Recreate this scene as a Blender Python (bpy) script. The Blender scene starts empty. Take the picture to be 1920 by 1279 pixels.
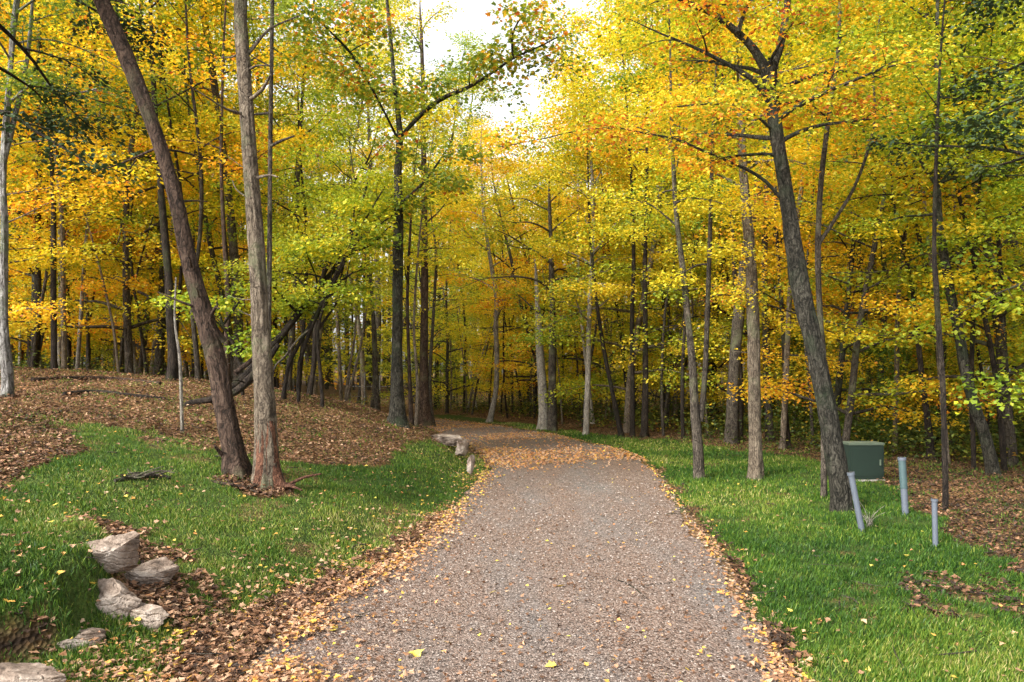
import bpy, math
import numpy as np
S = bpy.context.scene
R = math.radians
# ------------------------------------------------------------------ camera
F, H0, HOR = 1493.0, 1.6, 700.0          # focal length in photo pixels, eye height, horizon row
cam = bpy.data.objects.new('camera', bpy.data.cameras.new('camera'))
S.collection.objects.link(cam)
cam.location = (0, 0, H0); cam.rotation_euler = (R(90), 0, 0)
cam.data.sensor_width = 36; cam.data.lens = F / 1920 * 36
cam.data.shift_y = 60.5 / 1920
cam.data.clip_start = 0.05; cam.data.clip_end = 2000
S.camera = cam
# ------------------------------------------------------------------ sky
SUN_EL, SUN_AZ = 38, 226                 # azimuth the light comes from, clockwise from +Y
w = bpy.data.worlds.new('World'); S.world = w; w.use_nodes = True
nt = w.node_tree; nt.nodes.clear()
sky = nt.nodes.new('ShaderNodeTexSky'); sky.sky_type = 'NISHITA'; sky.sun_disc = False
sky.sun_elevation = R(SUN_EL); sky.sun_rotation = R(SUN_AZ)
sky.dust_density = 4; sky.air_density = 1.2; sky.ozone_density = 1
hs = nt.nodes.new('ShaderNodeHueSaturation'); hs.inputs['Saturation'].default_value = 0.16
hs.inputs['Value'].default_value = 1.15
bg = nt.nodes.new('ShaderNodeBackground'); bg.inputs['Strength'].default_value = 0.15
wo = nt.nodes.new('ShaderNodeOutputWorld')
nt.links.new(sky.outputs[0], hs.inputs['Color']); nt.links.new(hs.outputs[0], bg.inputs[0]); nt.links.new(bg.outputs[0], wo.inputs[0])
# ------------------------------------------------------------------ sun
sl = bpy.data.lights.new('sun', 'SUN'); sl.energy = 2.5; sl.angle = R(15); sl.color = (1, .95, .86)
so = bpy.data.objects.new('sun', sl); S.collection.objects.link(so)
so.rotation_euler = (R(90 - SUN_EL), 0, R(180 - SUN_AZ)); so.location = (-10, -10, 30)
S.view_settings.view_transform = 'Standard'; S.view_settings.look = 'None'
S.view_settings.exposure = 1.36; S.view_settings.gamma = 1
try:
    S.cycles.max_bounces = 7; S.cycles.diffuse_bounces = 4; S.cycles.transmission_bounces = 5
    S.cycles.glossy_bounces = 2; S.cycles.use_denoising = True
    S.cycles.sample_clamp_indirect = 6
except Exception: pass

rng = np.random.default_rng(11)
# ------------------------------------------------------------------ noise
def _h(ix, iy, s):
    n = (ix.astype(np.int64) * 374761393 + iy.astype(np.int64) * 668265263 + s * 974634777) & 0xFFFFFFFF
    n = ((n ^ (n >> 13)) * 1274126177) & 0xFFFFFFFF
    return ((n ^ (n >> 16)) & 0xFFFF) / 65535.0
def vnoise(x, y, s=0):
    x = np.asarray(x, float); y = np.asarray(y, float)
    ix = np.floor(x); iy = np.floor(y); fx = x - ix; fy = y - iy
    fx = fx * fx * (3 - 2 * fx); fy = fy * fy * (3 - 2 * fy)
    a = _h(ix, iy, s); b = _h(ix + 1, iy, s); c = _h(ix, iy + 1, s); d = _h(ix + 1, iy + 1, s)
    return (a + (b - a) * fx) * (1 - fy) + (c + (d - c) * fx) * fy
def fbm(x, y, s=0, o=4):
    t = 0; a = .5
    for i in range(o):
        t = t + a * vnoise(np.asarray(x) * 2 ** i, np.asarray(y) * 2 ** i, s + i); a *= .5
    return t / (1 - .5 ** o)
def sstep(a, b, x):
    t = np.clip((x - a) / (b - a), 0, 1); return t * t * (3 - 2 * t)
# ------------------------------------------------------------------ terrain
LY = np.array([-20, 0, 4.13, 5.08, 6.3, 7.7, 9.5, 11.9, 14, 16, 18, 20, 22, 24, 26.5, 30, 34, 40, 60.])
LX = np.array([-1.3, -1.35, -1.38, -1.36, -1.09, -.82, -.66, -.44, -.37, -.6, -1.05, -1.8, -2.8, -4.0, -5.6, -8.2, -12, -20, -60.])
RY = np.array([-20, 0, 4.13, 5.3, 7.24, 9.56, 11.9, 14.9, 16.5, 18.4, 20.2, 22.1, 25.1, 28.1, 32, 36, 41, 60.])
RX = np.array([1.4, 1.4, 1.44, 1.56, 1.84, 1.98, 2.24, 2.4, 2.25, 1.72, 1.2, .59, -1., -2.64, -5.2, -8.5, -14, -52.])
def xl(y): return np.interp(y, LY, LX)
def xr(y): return np.interp(y, RY, RX)
def height(x, y):
    x = np.asarray(x, float); y = np.asarray(y, float)
    d = xl(y) - x
    A = np.interp(y, [0, 6, 10, 16, 60], [1.05, 1.15, 1.4, 1.75, 1.75])
    s = np.interp(y, [0, 10, 16, 24], [4, 4, 3.2, 4.5])
    m = np.where(d > 0, A * (1 - np.exp(-np.maximum(d - .12, 0) / s)) * sstep(0, .9, d), 0)
    # small cut bank in the lower left corner
    ex = np.interp(y, [3.0, 3.5, 3.8, 4.15, 4.7, 5.3, 6.2, 7.0, 8.0], [-3.2, -2.85, -2.62, -2.32, -2.32, -2.62, -3.25, -3.9, -4.6]) + (vnoise(y * 6, y * 0 + 3, 4) - .5) * .12
    m = m + .27 * sstep(-.02, .17, ex - x) * sstep(6.9, 4.9, y) * sstep(3.2, 3.9, y + (ex - x) * .1) - .16 * np.exp(-(((x + 2.55) / .3) ** 2 + ((y - 3.95) / .28) ** 2))
    dr = x - xr(y)
    off = sstep(.15, 1.5, np.maximum(d, dr))
    bump = (fbm(x * .8, y * .8, 3) - .5) * .16 + (fbm(x * 3.1, y * 3.1, 9, 3) - .5) * .05
    far = sstep(40, 120, np.hypot(x, y)) * 1.5
    onp = (d < 0) & (dr < 0)
    r = m + bump * off - .04 * sstep(3, 8, dr) + far
    return np.where(onp, -.015, r)
def P(px, py, Y):
    return np.array([(px - 960) / F * Y, Y, H0 - (py - HOR) / F * Y])
def hit(px, py):
    Y = 3.0
    while Y < 80:
        p = P(px, py, Y)
        if p[2] <= height(p[0], p[1]): break
        Y += .04
    return Y
def topx(x, y, z):
    return 960 + F * x / y, HOR - F * (z - H0) / y
def inpoly(px, py, poly):
    c = np.zeros(np.shape(px), bool); n = len(poly)
    for i in range(n):
        x1, y1 = poly[i]; x2, y2 = poly[i - 1]
        k = ((y1 > py) != (y2 > py)) & (px < (x2 - x1) * (py - y1) / (y2 - y1 + 1e-9) + x1)
        c ^= k
    return c
GL = [(-500, 1000), (0, 935), (60, 905), (120, 850), (125, 785), (230, 806), (330, 838), (520, 866), (720, 868), (790, 828), (860, 828), (930, 880), (905, 910), (850, 952),
      (790, 1002), (700, 1052), (560, 1105), (440, 1140), (360, 1160), (340, 1200), (300, 1290), (260, 3000), (-500, 3000)]
GR = [(780, 776), (850, 778), (1000, 798), (1120, 816), (1290, 830), (1440, 853), (1560, 872), (1650, 900), (1720, 950), (1800, 1015), (1930, 1085), (2600, 1300),
      (2600, 3000), (1700, 3000), (1520, 1290), (1420, 1150), (1352, 1030), (1282, 950), (1250, 900), (1205, 856), (1100, 828), (1000, 806), (820, 784)]
BARE = [(1680, 1080), (1740, 1075), (1960, 1110), (2300, 1190), (2300, 1260), (1940, 1190), (1780, 1165)]
SOIL_SHADE = [(-400, 1165), (40, 1165), (75, 1190), (60, 1230), (-400, 1240)]  # bare soil in the bank's hollow, with the hollow's shade painted in
LIT2 = [(205, 975), (255, 990), (300, 1035), (345, 1110), (355, 1160), (300, 1180), (215, 1140), (150, 1150), (195, 1090)]
LIT = [(380, 893), (470, 880), (540, 912), (520, 935), (420, 925)]
def grassmask(x, y):
    """0..1 how grassy a place on the ground is"""
    yy = np.maximum(y, .8); z = height(x, y)
    jx = (fbm(x * 1.3, y * 1.3, 21) - .5) + (fbm(x * 7, y * 7, 23, 3) - .5) * .6; jy = (fbm(x * 1.3, y * 1.3, 31) - .5)
    px, py = topx(x + jx * .8, yy, z + jy * .15)
    g = (inpoly(px, py, GL) | inpoly(px, py, GR)) & ~inpoly(px, py, LIT) & ~inpoly(px, py, LIT2) & ~(inpoly(px, py, BARE) & (fbm(x * 5, y * 5, 88, 3) > .50) & (rng.random(np.shape(px)) < .6))
    g = g & (y < 40)
    g = g & ~inpoly(px, py, SOIL_SHADE)
    return g.astype(float) * np.where(fbm(x * 1.7, y * 1.7, 41) > .70, .5, 1)
def pathd(x, y):  # >0 outside the gravel
    return np.maximum(xl(y) - x, x - xr(y))

# ------------------------------------------------------------------ mesh helpers
class MB:
    def __init__(s): s.v = []; s.f = {}; s.n = 0; s.a = {}
    def add(s, v, f, tint=None):
        v = np.asarray(v, np.float32); f = np.asarray(f, np.int64)
        s.v.append(v); s.f.setdefault(f.shape[1], []).append(f + s.n)
        s.a.setdefault(f.shape[1], []).append(np.zeros(len(f), np.float32) if tint is None else np.asarray(tint, np.float32))
        s.n += len(v)
    def mesh(s, name, mats, smooth=False):
        me = bpy.data.meshes.new(name)
        v = np.concatenate(s.v); me.vertices.add(len(v)); me.vertices.foreach_set('co', v.ravel())
        ks = sorted(s.f); loops = []; tot = []; att = []
        for k in ks:
            f = np.concatenate(s.f[k]); loops.append(f.ravel()); tot.append(np.full(len(f), k)); att.append(np.concatenate(s.a[k]))
        loops = np.concatenate(loops); tot = np.concatenate(tot)
        me.loops.add(len(loops)); me.loops.foreach_set('vertex_index', loops.astype(np.int32))
        me.polygons.add(len(tot)); st = np.concatenate([[0], np.cumsum(tot)[:-1]])
        me.polygons.foreach_set('loop_start', st.astype(np.int32))
        me.polygons.foreach_set('use_smooth', np.full(len(tot), bool(smooth)))
        me.update(calc_edges=True)
        a = me.attributes.new('tint', 'FLOAT', 'FACE'); a.data.foreach_set('value', np.concatenate(att).astype(np.float32))
        for m in (mats if isinstance(mats, (list, tuple)) else [mats]): me.materials.append(m)
        return me
def link(name, me, parent=None, loc=None):
    o = bpy.data.objects.new(name, me); S.collection.objects.link(o)
    if parent is not None: o.parent = parent
    if loc is not None: o.location = loc
    return o
def tag(o, label=None, cat=None, group=None, kind=None):
    if label: o['label'] = label
    if cat: o['category'] = cat
    if group: o['group'] = group
    if kind: o['kind'] = kind
    return o
def root(name, loc, label, cat, group=None, rz=0):
    o = bpy.data.objects.new(name, None); S.collection.objects.link(o); o.location = loc; o.rotation_euler = (0, 0, rz)
    o.empty_display_size = .3
    return tag(o, label, cat, group)
def smoothline(pts, step):
    """Catmull-Rom through pts (columns: xyz radius) resampled about every step"""
    p = np.asarray(pts, float)
    p = np.vstack([2 * p[0] - p[1], p, 2 * p[-1] - p[-2]]); out = []
    for i in range(1, len(p) - 2):
        n = max(2, int(np.linalg.norm(p[i + 1][:3] - p[i][:3]) / step)); t = np.arange(n)[:, None] / n
        a, b, c, d = p[i - 1], p[i], p[i + 1], p[i + 2]
        out.append(.5 * ((2 * b) + (c - a) * t + (2 * a - 5 * b + 4 * c - d) * t ** 2 + (3 * b - a - 3 * c + d) * t ** 3))
    out.append(p[-2][None]); o = np.vstack(out); o[:, 3] = np.maximum(o[:, 3], .002); return o
def tube(mb, line, sides=8, rough=0, seed=0, flare=0, cap=True):
    c = line[:, :3]; r = line[:, 3]; n = len(c)
    T = np.gradient(c, axis=0); T /= np.linalg.norm(T, axis=1)[:, None] + 1e-9
    N = np.zeros_like(T); ref = np.array([1., 0, 0]) if abs(T[0][0]) < .8 else np.array([0, 1., 0])
    u = ref - T[0] * (ref @ T[0]); u /= np.linalg.norm(u)
    for i in range(n):
        u = u - T[i] * (u @ T[i]); u /= np.linalg.norm(u) + 1e-9; N[i] = u
    B = np.cross(T, N); th = np.arange(sides) / sides * 2 * math.pi
    rr = np.repeat(r[:, None], sides, 1)
    L = np.concatenate([[0], np.cumsum(np.linalg.norm(np.diff(c, axis=0), axis=1))])
    if rough:
        A, Z = np.meshgrid(th, L)
        R0 = max(r[0], .03)
        k = np.zeros_like(rr)
        cx = np.cos(A); sx = np.sin(A)
        k += (vnoise(cx * 1.3 + 10 + seed * 7, Z * 1.1 + sx * 1.3, seed) - .5) * .30
        k += (vnoise(cx * 5 + sx * 3 + 20, Z * 3.0 + sx * 5, seed + 1) - .5) * .16
        k += (vnoise(cx * 11 + 40, Z * 6 + sx * 11, seed + 2) - .5) * .11
        rr = rr * (1 + rough * k)
    if flare:
        A, Z = np.meshgrid(th, L)
        ft = .8 * np.exp(-Z / (flare * .75)); ph = seed * 1.7
        rr = rr * (1 + ft * (.55 + .42 * np.cos(A * 4 + ph) + .22 * np.cos(A * 7 + ph * 2)))
    V = c[:, None, :] + rr[:, :, None] * (np.cos(th)[None, :, None] * N[:, None, :] + np.sin(th)[None, :, None] * B[:, None, :])
    V = V.reshape(-1, 3); i = np.arange(n - 1)[:, None] * sides; j = np.arange(sides)[None]; j2 = (j + 1) % sides
    f = np.stack([i + j, i + j2, i + sides + j2, i + sides + j], -1).reshape(-1, 4)
    mb.add(V, f)
    if cap:
        e = (n - 1) * sides
        for base, cc in ((0, c[0]), (e, c[-1])):
            vv = np.vstack([V[base:base + sides], cc[None]])
            jj = np.arange(sides); mb.add(vv, np.stack([jj, (jj + 1) % sides, np.full(sides, sides)], 1))
def boxm(mb, x0, x1, y0, y1, z0, z1, bev=.008):
    import bmesh
    bm = bmesh.new(); bmesh.ops.create_cube(bm, size=1)
    for v in bm.verts:
        v.co.x = x0 + (v.co.x + .5) * (x1 - x0); v.co.y = y0 + (v.co.y + .5) * (y1 - y0); v.co.z = z0 + (v.co.z + .5) * (z1 - z0)
    if bev: bmesh.ops.bevel(bm, geom=bm.edges[:], offset=bev, segments=2, affect='EDGES')
    bmesh.ops.triangulate(bm, faces=bm.faces[:]); bm.verts.ensure_lookup_table()
    mb.add(np.array([v.co[:] for v in bm.verts]), np.array([[v.index for v in f.verts] for f in bm.faces])); bm.free()

# leaf outlines: local x across, y along the leaf, z lift
DIA = (np.array([[0, 0, 0], [.42, .45, .10], [0, 1, -.06], [-.42, .45, .10]]), [[0, 1, 2, 3]])
_m = [(0, 0, 0), (.32, .06, .03), (.26, .24, .05), (.58, .40, .10), (.30, .52, .06), (.22, .72, .03), (0, 1.05, -.08),
      (-.22, .72, .03), (-.30, .52, .06), (-.58, .40, .10), (-.26, .24, .05), (-.32, .06, .03)]
MAP = (np.array(_m), [[0, 1, 2, 3, 4, 5, 6], [0, 6, 7, 8, 9, 10, 11]])
NEE = (np.array([[.05, 0, 0], [.05, 1, 0], [-.05, 1, 0], [-.05, 0, 0]]), [[0, 1, 2, 3]])
BLA = (np.array([[-.05, 0, 0], [.05, 0, 0], [.032, .6, .06], [0, 1, .22], [-.032, .6, .06]]), [[0, 1, 2, 3, 4]])
def leaves(mb, pos, nrm, size, tint, shape=DIA, rg=rng, heading=None, curl=1.0):
    """scatter leaf shapes: nrm is the upper side, random heading unless given"""
    n = len(pos)
    if n == 0: return
    nrm = nrm / (np.linalg.norm(nrm, axis=1)[:, None] + 1e-9)
    if heading is None: heading = rg.normal(size=(n, 3))
    y = heading - nrm * (heading * nrm).sum(1)[:, None]; y /= np.linalg.norm(y, axis=1)[:, None] + 1e-9
    x = np.cross(y, nrm); sv, fs = shape; k = len(sv)
    size = np.broadcast_to(np.asarray(size, float), (n,)); cz = np.broadcast_to(np.asarray(curl, float), (n,))
    V = pos[:, None, :] + size[:, None, None] * (sv[None, :, 0:1] * x[:, None, :] + sv[None, :, 1:2] * y[:, None, :] + (sv[None, :, 2:3] * cz[:, None, None]) * nrm[:, None, :])
    V = V.reshape(-1, 3); off = np.arange(n)[:, None] * k
    first = True
    for f in fs:
        ff = off + np.array(f)[None]
        if first: mb.add(V, ff, tint); first = False
        else:
            mb.f.setdefault(len(f), []).append(ff + mb.n - len(V)); mb.a.setdefault(len(f), []).append(np.asarray(tint, np.float32))

# ------------------------------------------------------------------ materials
def mat(name):
    m = bpy.data.materials.new(name); m.use_nodes = True; m.node_tree.nodes.clear()
    N = m.node_tree.nodes; o = N.new('ShaderNodeOutputMaterial')
    def new(t, **k):
        n = N.new('ShaderNode' + t)
        for a, b in k.items():
            if a in n.inputs: n.inputs[a].default_value = b
            else: setattr(n, a, b)
        return n
    def lk(a, b): m.node_tree.links.new(a, b)
    return m, new, lk, o
def ramp(new, stops, interp='LINEAR'):
    r = new('ValToRGB'); e = r.color_ramp.elements; r.color_ramp.interpolation = interp
    while len(e) < len(stops): e.new(.5)
    for i, (p, c) in enumerate(stops): e[i].position = p; e[i].color = (*c, 1)
    return r
def leafmat(name, stops, trans=.5, rough=.6, hv=.03):
    m, new, lk, o = mat(name)
    at = new('Attribute', attribute_name='tint'); r = ramp(new, stops); lk(at.outputs['Fac'], r.inputs[0])
    oi = new('ObjectInfo'); mr = new('MapRange'); mr.inputs[3].default_value = .5 - hv * .5; mr.inputs[4].default_value = .5 + hv * .5
    lk(oi.outputs['Random'], mr.inputs[0])
    h = new('HueSaturation'); lk(mr.outputs[0], h.inputs['Hue']); lk(r.outputs[0], h.inputs['Color'])
    d = new('BsdfDiffuse'); t = new('BsdfTranslucent'); g = new('BsdfGlossy', Roughness=rough)
    g.inputs['Color'].default_value = (1, 1, 1, 1)
    lk(h.outputs[0], d.inputs[0]); lk(h.outputs[0], t.inputs[0])
    m1 = new('MixShader'); m1.inputs[0].default_value = trans; lk(d.outputs[0], m1.inputs[1]); lk(t.outputs[0], m1.inputs[2])
    m2 = new('MixShader'); m2.inputs[0].default_value = .025; lk(m1.outputs[0], m2.inputs[1]); lk(g.outputs[0], m2.inputs[2])
    lk(m2.outputs[0], o.inputs[0]); return m
def bark(name, dark, mid, light, moss=None, mossamt=.0, sc=1.0, bump=.6):
    m, new, lk, o = mat(name)
    tc = new('TexCoord'); mp = new('Mapping'); mp.inputs['Scale'].default_value = (9 * sc, 9 * sc, 1.3 * sc)
    wn = new('TexNoise', Scale=5, Detail=4); lk(tc.outputs['Object'], wn.inputs[0])
    wm = new('MixRGB', blend_type='ADD'); wm.inputs[0].default_value = .16; lk(tc.outputs['Object'], wm.inputs[1]); lk(wn.outputs['Color'], wm.inputs[2]); lk(wm.outputs[0], mp.inputs[0])
    n1 = new('TexNoise', Scale=2.6, Detail=10, Roughness=.74); lk(mp.outputs[0], n1.inputs[0])
    vo = new('TexVoronoi', Scale=2.8, feature='DISTANCE_TO_EDGE', Randomness=1.0); lk(mp.outputs[0], vo.inputs[0])
    nf = new('TexNoise', Scale=45, Detail=6, Roughness=.8); lk(tc.outputs['Object'], nf.inputs[0])
    vr = new('MapRange'); vr.inputs[2].default_value = .14; vr.inputs[3].default_value = -.16; vr.inputs[4].default_value = .04; lk(vo.outputs[0], vr.inputs[0])
    fm = new('MapRange'); fm.inputs[1].default_value = .25; fm.inputs[2].default_value = .75; fm.inputs[3].default_value = -.13; fm.inputs[4].default_value = .13; lk(nf.outputs[0], fm.inputs[0])
    m0 = new('Math', operation='ADD'); lk(vr.outputs[0], m0.inputs[0]); lk(n1.outputs[0], m0.inputs[1])
    mx = new('Math', operation='ADD'); lk(m0.outputs[0], mx.inputs[0]); lk(fm.outputs[0], mx.inputs[1])
    r = ramp(new, [(.30, dark), (.50, mid), (.72, light)]); lk(mx.outputs[0], r.inputs[0])
    n2 = new('TexNoise', Scale=1.6, Detail=5, Roughness=.6); lk(tc.outputs['Object'], n2.inputs[0])
    col = r.outputs[0]
    if moss:
        mm = new('MixRGB'); mr = new('MapRange'); mr.inputs[1].default_value = .62 - mossamt * .3; mr.inputs[2].default_value = .72 - mossamt * .25
        lk(n2.outputs[0], mr.inputs[0]); mu = new('Math', operation='MULTIPLY'); mu.inputs[1].default_value = .8
        lk(mr.outputs[0], mu.inputs[0]); lk(mu.outputs[0], mm.inputs[0]); lk(col, mm.inputs[1]); mm.inputs[2].default_value = (*moss, 1); col = mm.outputs[0]
    nl_ = new('TexNoise', Scale=5.5, Detail=7, Roughness=.72); lk(wm.outputs[0], nl_.inputs[0])
    lr = new('MapRange'); lr.inputs[1].default_value = .56; lr.inputs[2].default_value = .66; lr.inputs[4].default_value = .55; lk(nl_.outputs[0], lr.inputs[0])
    lm = new('MixRGB'); lk(lr.outputs[0], lm.inputs[0]); lk(col, lm.inputs[1]); lm.inputs[2].default_value = (*[c_ * 1.25 for c_ in light], 1); col = lm.outputs[0]
    dr_ = new('MapRange'); dr_.inputs[1].default_value = .46; dr_.inputs[2].default_value = .38; dr_.inputs[4].default_value = .6; lk(nl_.outputs[0], dr_.inputs[0])
    dm = new('MixRGB'); lk(dr_.outputs[0], dm.inputs[0]); lk(col, dm.inputs[1]); dm.inputs[2].default_value = (*dark, 1); col = dm.outputs[0]
    oi = new('ObjectInfo'); hv = new('HueSaturation'); vm = new('MapRange'); vm.inputs[3].default_value = .75; vm.inputs[4].default_value = 1.25
    lk(oi.outputs['Random'], vm.inputs[0]); lk(vm.outputs[0], hv.inputs['Value']); lk(col, hv.inputs['Color'])
    b = new('BsdfPrincipled', Roughness=.9); b.inputs['Specular IOR Level'].default_value = .2
    lk(hv.outputs[0], b.inputs['Base Color'])
    bp = new('Bump', Strength=min(1, bump * 1.5), Distance=.045); lk(mx.outputs[0], bp.inputs['Height']); lk(bp.outputs[0], b.inputs['Normal'])
    lk(b.outputs[0], o.inputs[0]); return m

Y1, Y2, GO, OR, LI, GN = (.90, .69, .03), (.72, .60, .028), (.92, .54, .02), (.86, .32, .02), (.42, .48, .025), (.14, .24, .02)
M = {}
M['yellow'] = leafmat('yellow_maple_leaves', [(0, (.12, .20, .02)), (.24, LI), (.5, Y2), (.75, Y1), (1, (.93, .64, .03))])
M['gold'] = leafmat('golden_leaves', [(0, (.5, .5, .02)), (.35, Y1), (.7, GO), (.93, OR), (1, (.5, .14, .02))])
M['lime'] = leafmat('yellow_green_leaves', [(0, GN), (.3, (.26, .34, .02)), (.6, LI), (.85, Y2), (1, Y1)])
M['green'] = leafmat('green_leaves', [(0, (.05, .10, .015)), (.4, (.10, .17, .02)), (.75, (.20, .27, .02)), (1, (.42, .40, .03))])
M['oak'] = leafmat('mixed_green_and_orange_oak_leaves', [(0, (.09, .16, .02)), (.4, (.18, .28, .025)), (.62, (.34, .40, .03)), (.78, (.74, .50, .03)), (.92, (.80, .30, .02)), (1, (.5, .14, .02))])
M['rust'] = leafmat('rusty_orange_and_gold_leaves', [(0, (.10, .16, .015)), (.25, (.34, .40, .02)), (.36, LI), (.5, Y2), (.64, GO), (.8, (.72, .26, .02)), (1, (.34, .09, .02))])
M['dark'] = leafmat('dark_green_leaves', [(0, (.025, .05, .012)), (.5, (.05, .09, .015)), (.85, (.10, .15, .02)), (1, (.3, .28, .03))], trans=.3)
M['pine'] = leafmat('dark_conifer_needles', [(0, (.012, .03, .012)), (.6, (.03, .06, .018)), (1, (.07, .10, .03))], trans=.15)
M['far'] = leafmat('far_foliage', [(0, (.06, .09, .015)), (.3, (.20, .24, .02)), (.6, Y2), (.85, Y1), (1, OR)])
M['b_red'] = bark('smooth_red_brown_bark', (.016, .011, .008), (.062, .039, .028), (.14, .095, .070), (.09, .09, .05), .25, 1.0, .5)
M['b_tan'] = bark('grey_tan_bark', (.05, .038, .028), (.16, .125, .09), (.30, .25, .185), (.15, .17, .09), .25, 1.3)
M['b_moss'] = bark('dark_mossy_furrowed_bark', (.008, .008, .006), (.04, .036, .027), (.13, .12, .095), (.04, .055, .03), .35, 1.15, .9)
M['b_dark'] = bark('dark_brown_bark', (.008, .006, .005), (.028, .021, .016), (.075, .058, .043), (.04, .05, .02), .3, 1.3)
M['b_grey'] = bark('grey_brown_bark', (.016, .013, .010), (.065, .053, .041), (.16, .135, .105), (.12, .13, .07), .3, 1.3)
M['b_pale'] = bark('pale_weathered_wood', (.09, .08, .07), (.26, .23, .19), (.42, .39, .33), (.2, .2, .13), .1, 1.4, .4)
M['b_birch'] = bark('whitish_lichened_bark', (.04, .036, .032), (.16, .15, .14), (.32, .31, .30), (.10, .12, .07), .4, .7, .3)
M['b_peel'] = bark('raw_red_peeled_wood', (.03, .015, .01), (.13, .058, .035), (.24, .12, .075), None, 0, 1.6, .9)
def groundmat():
    m, new, lk, o = mat('forest_ground')
    g = new('Attribute', attribute_name='grass'); tc = new('TexCoord')
    n1 = new('TexNoise', Scale=14, Detail=8, Roughness=.7); lk(tc.outputs['Object'], n1.inputs[0])
    n2 = new('TexNoise', Scale=1.1, Detail=4); lk(tc.outputs['Object'], n2.inputs[0])
    vo = new('TexVoronoi', Scale=42); lk(tc.outputs['Object'], vo.inputs[0])
    lit = ramp(new, [(.0, (.05, .03, .017)), (.3, (.13, .075, .04)), (.55, (.20, .12, .06)), (.8, (.29, .15, .06)), (1, (.36, .26, .12))])
    sep = new('SeparateColor'); lk(vo.outputs['Color'], sep.inputs[0]); lk(sep.outputs[0], lit.inputs[0])
    mu = new('MixRGB', blend_type='MULTIPLY'); mu.inputs[0].default_value = .8; lk(lit.outputs[0], mu.inputs[1])
    nr = ramp(new, [(.3, (.35, .33, .3)), (.65, (1, 1, 1))]); lk(n1.outputs[0], nr.inputs[0]); lk(nr.outputs[0], mu.inputs[2])
    gr = ramp(new, [(.3, (.018, .035, .008)), (.7, (.06, .10, .018))]); lk(n1.outputs[0], gr.inputs[0])
    mx = new('MixRGB'); lk(g.outputs['Fac'], mx.inputs[0]); lk(mu.outputs[0], mx.inputs[1]); lk(gr.outputs[0], mx.inputs[2])
    b = new('BsdfPrincipled', Roughness=.95); b.inputs['Specular IOR Level'].default_value = .1
    so_ = new('Attribute', attribute_name='soil_shade'); sr = ramp(new, [(.3, (.004, .003, .002)), (.7, (.022, .014, .009))]); lk(n1.outputs[0], sr.inputs[0])  # near-black soil: shade of the hollow put into the colour
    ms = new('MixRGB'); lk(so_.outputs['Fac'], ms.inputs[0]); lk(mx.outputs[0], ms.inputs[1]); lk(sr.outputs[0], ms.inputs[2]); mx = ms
    lk(mx.outputs[0], b.inputs['Base Color'])
    bp = new('Bump', Strength=.7, Distance=.04); lk(vo.outputs['Distance'], bp.inputs['Height']); lk(bp.outputs[0], b.inputs['Normal'])
    lk(b.outputs[0], o.inputs[0]); return m
def gravelmat():
    m, new, lk, o = mat('gravel')
    tc = new('TexCoord'); vo = new('TexVoronoi', Scale=76); lk(tc.outputs['Object'], vo.inputs[0])
    v2 = new('TexVoronoi', Scale=150); lk(tc.outputs['Object'], v2.inputs[0])
    pmp = new('Mapping'); pmp.inputs['Scale'].default_value = (1.6, .35, 1); lk(tc.outputs['Object'], pmp.inputs[0])
    n1 = new('TexNoise', Scale=.8, Detail=6, Roughness=.65); lk(pmp.outputs[0], n1.inputs[0])
    n3 = new('TexNoise', Scale=30, Detail=6, Roughness=.75); lk(tc.outputs['Object'], n3.inputs[0])
    s1 = new('SeparateColor'); lk(vo.outputs['Color'], s1.inputs[0]); s2 = new('SeparateColor'); lk(v2.outputs['Color'], s2.inputs[0])
    c1 = ramp(new, [(0, (.035, .024, .018)), (.16, (.10, .065, .05)), (.26, (.16, .108, .084)), (.65, (.225, .157, .124)), (.93, (.27, .205, .17)), (1, (.36, .30, .26))]); lk(s1.outputs[0], c1.inputs[0])
    c2 = ramp(new, [(0, (.07, .062, .058)), (.25, (.125, .11, .103)), (.7, (.205, .185, .175)), (1, (.29, .27, .258))]); lk(s1.outputs[1], c2.inputs[0])
    fr = ramp(new, [(.45, (0, 0, 0)), (.66, (1, 1, 1))]); lk(n1.outputs[0], fr.inputs[0])
    mx = new('MixRGB'); lk(fr.outputs[0], mx.inputs[0]); lk(c1.outputs[0], mx.inputs[1]); lk(c2.outputs[0], mx.inputs[2])
    mu = new('MixRGB', blend_type='MULTIPLY'); mu.inputs[0].default_value = .75; lk(mx.outputs[0], mu.inputs[1])
    nr = ramp(new, [(.32, (.22, .20, .18)), (.5, (.85, .84, .82)), (.7, (1.2, 1.18, 1.15))]); lk(n3.outputs[0], nr.inputs[0]); lk(nr.outputs[0], mu.inputs[2])
    b = new('BsdfPrincipled', Roughness=.9); b.inputs['Specular IOR Level'].default_value = .2
    lk(mu.outputs[0], b.inputs['Base Color'])
    ad = new('Math', operation='ADD'); lk(vo.outputs['Distance'], ad.inputs[0]); lk(n3.outputs[0], ad.inputs[1])
    bp = new('Bump', Strength=.9, Distance=.012, invert=True); lk(ad.outputs[0], bp.inputs['Height']); lk(bp.outputs[0], b.inputs['Normal'])
    lk(b.outputs[0], o.inputs[0]); return m
def tintmat(name, stops, rough=.9, trans=0):
    if trans: return leafmat(name, stops, trans=trans, hv=.0)
    m, new, lk, o = mat(name); at = new('Attribute', attribute_name='tint'); r = ramp(new, stops); lk(at.outputs['Fac'], r.inputs[0])
    b = new('BsdfPrincipled', Roughness=rough); b.inputs['Specular IOR Level'].default_value = .25; lk(r.outputs[0], b.inputs['Base Color']); lk(b.outputs[0], o.inputs[0]); return m
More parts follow.
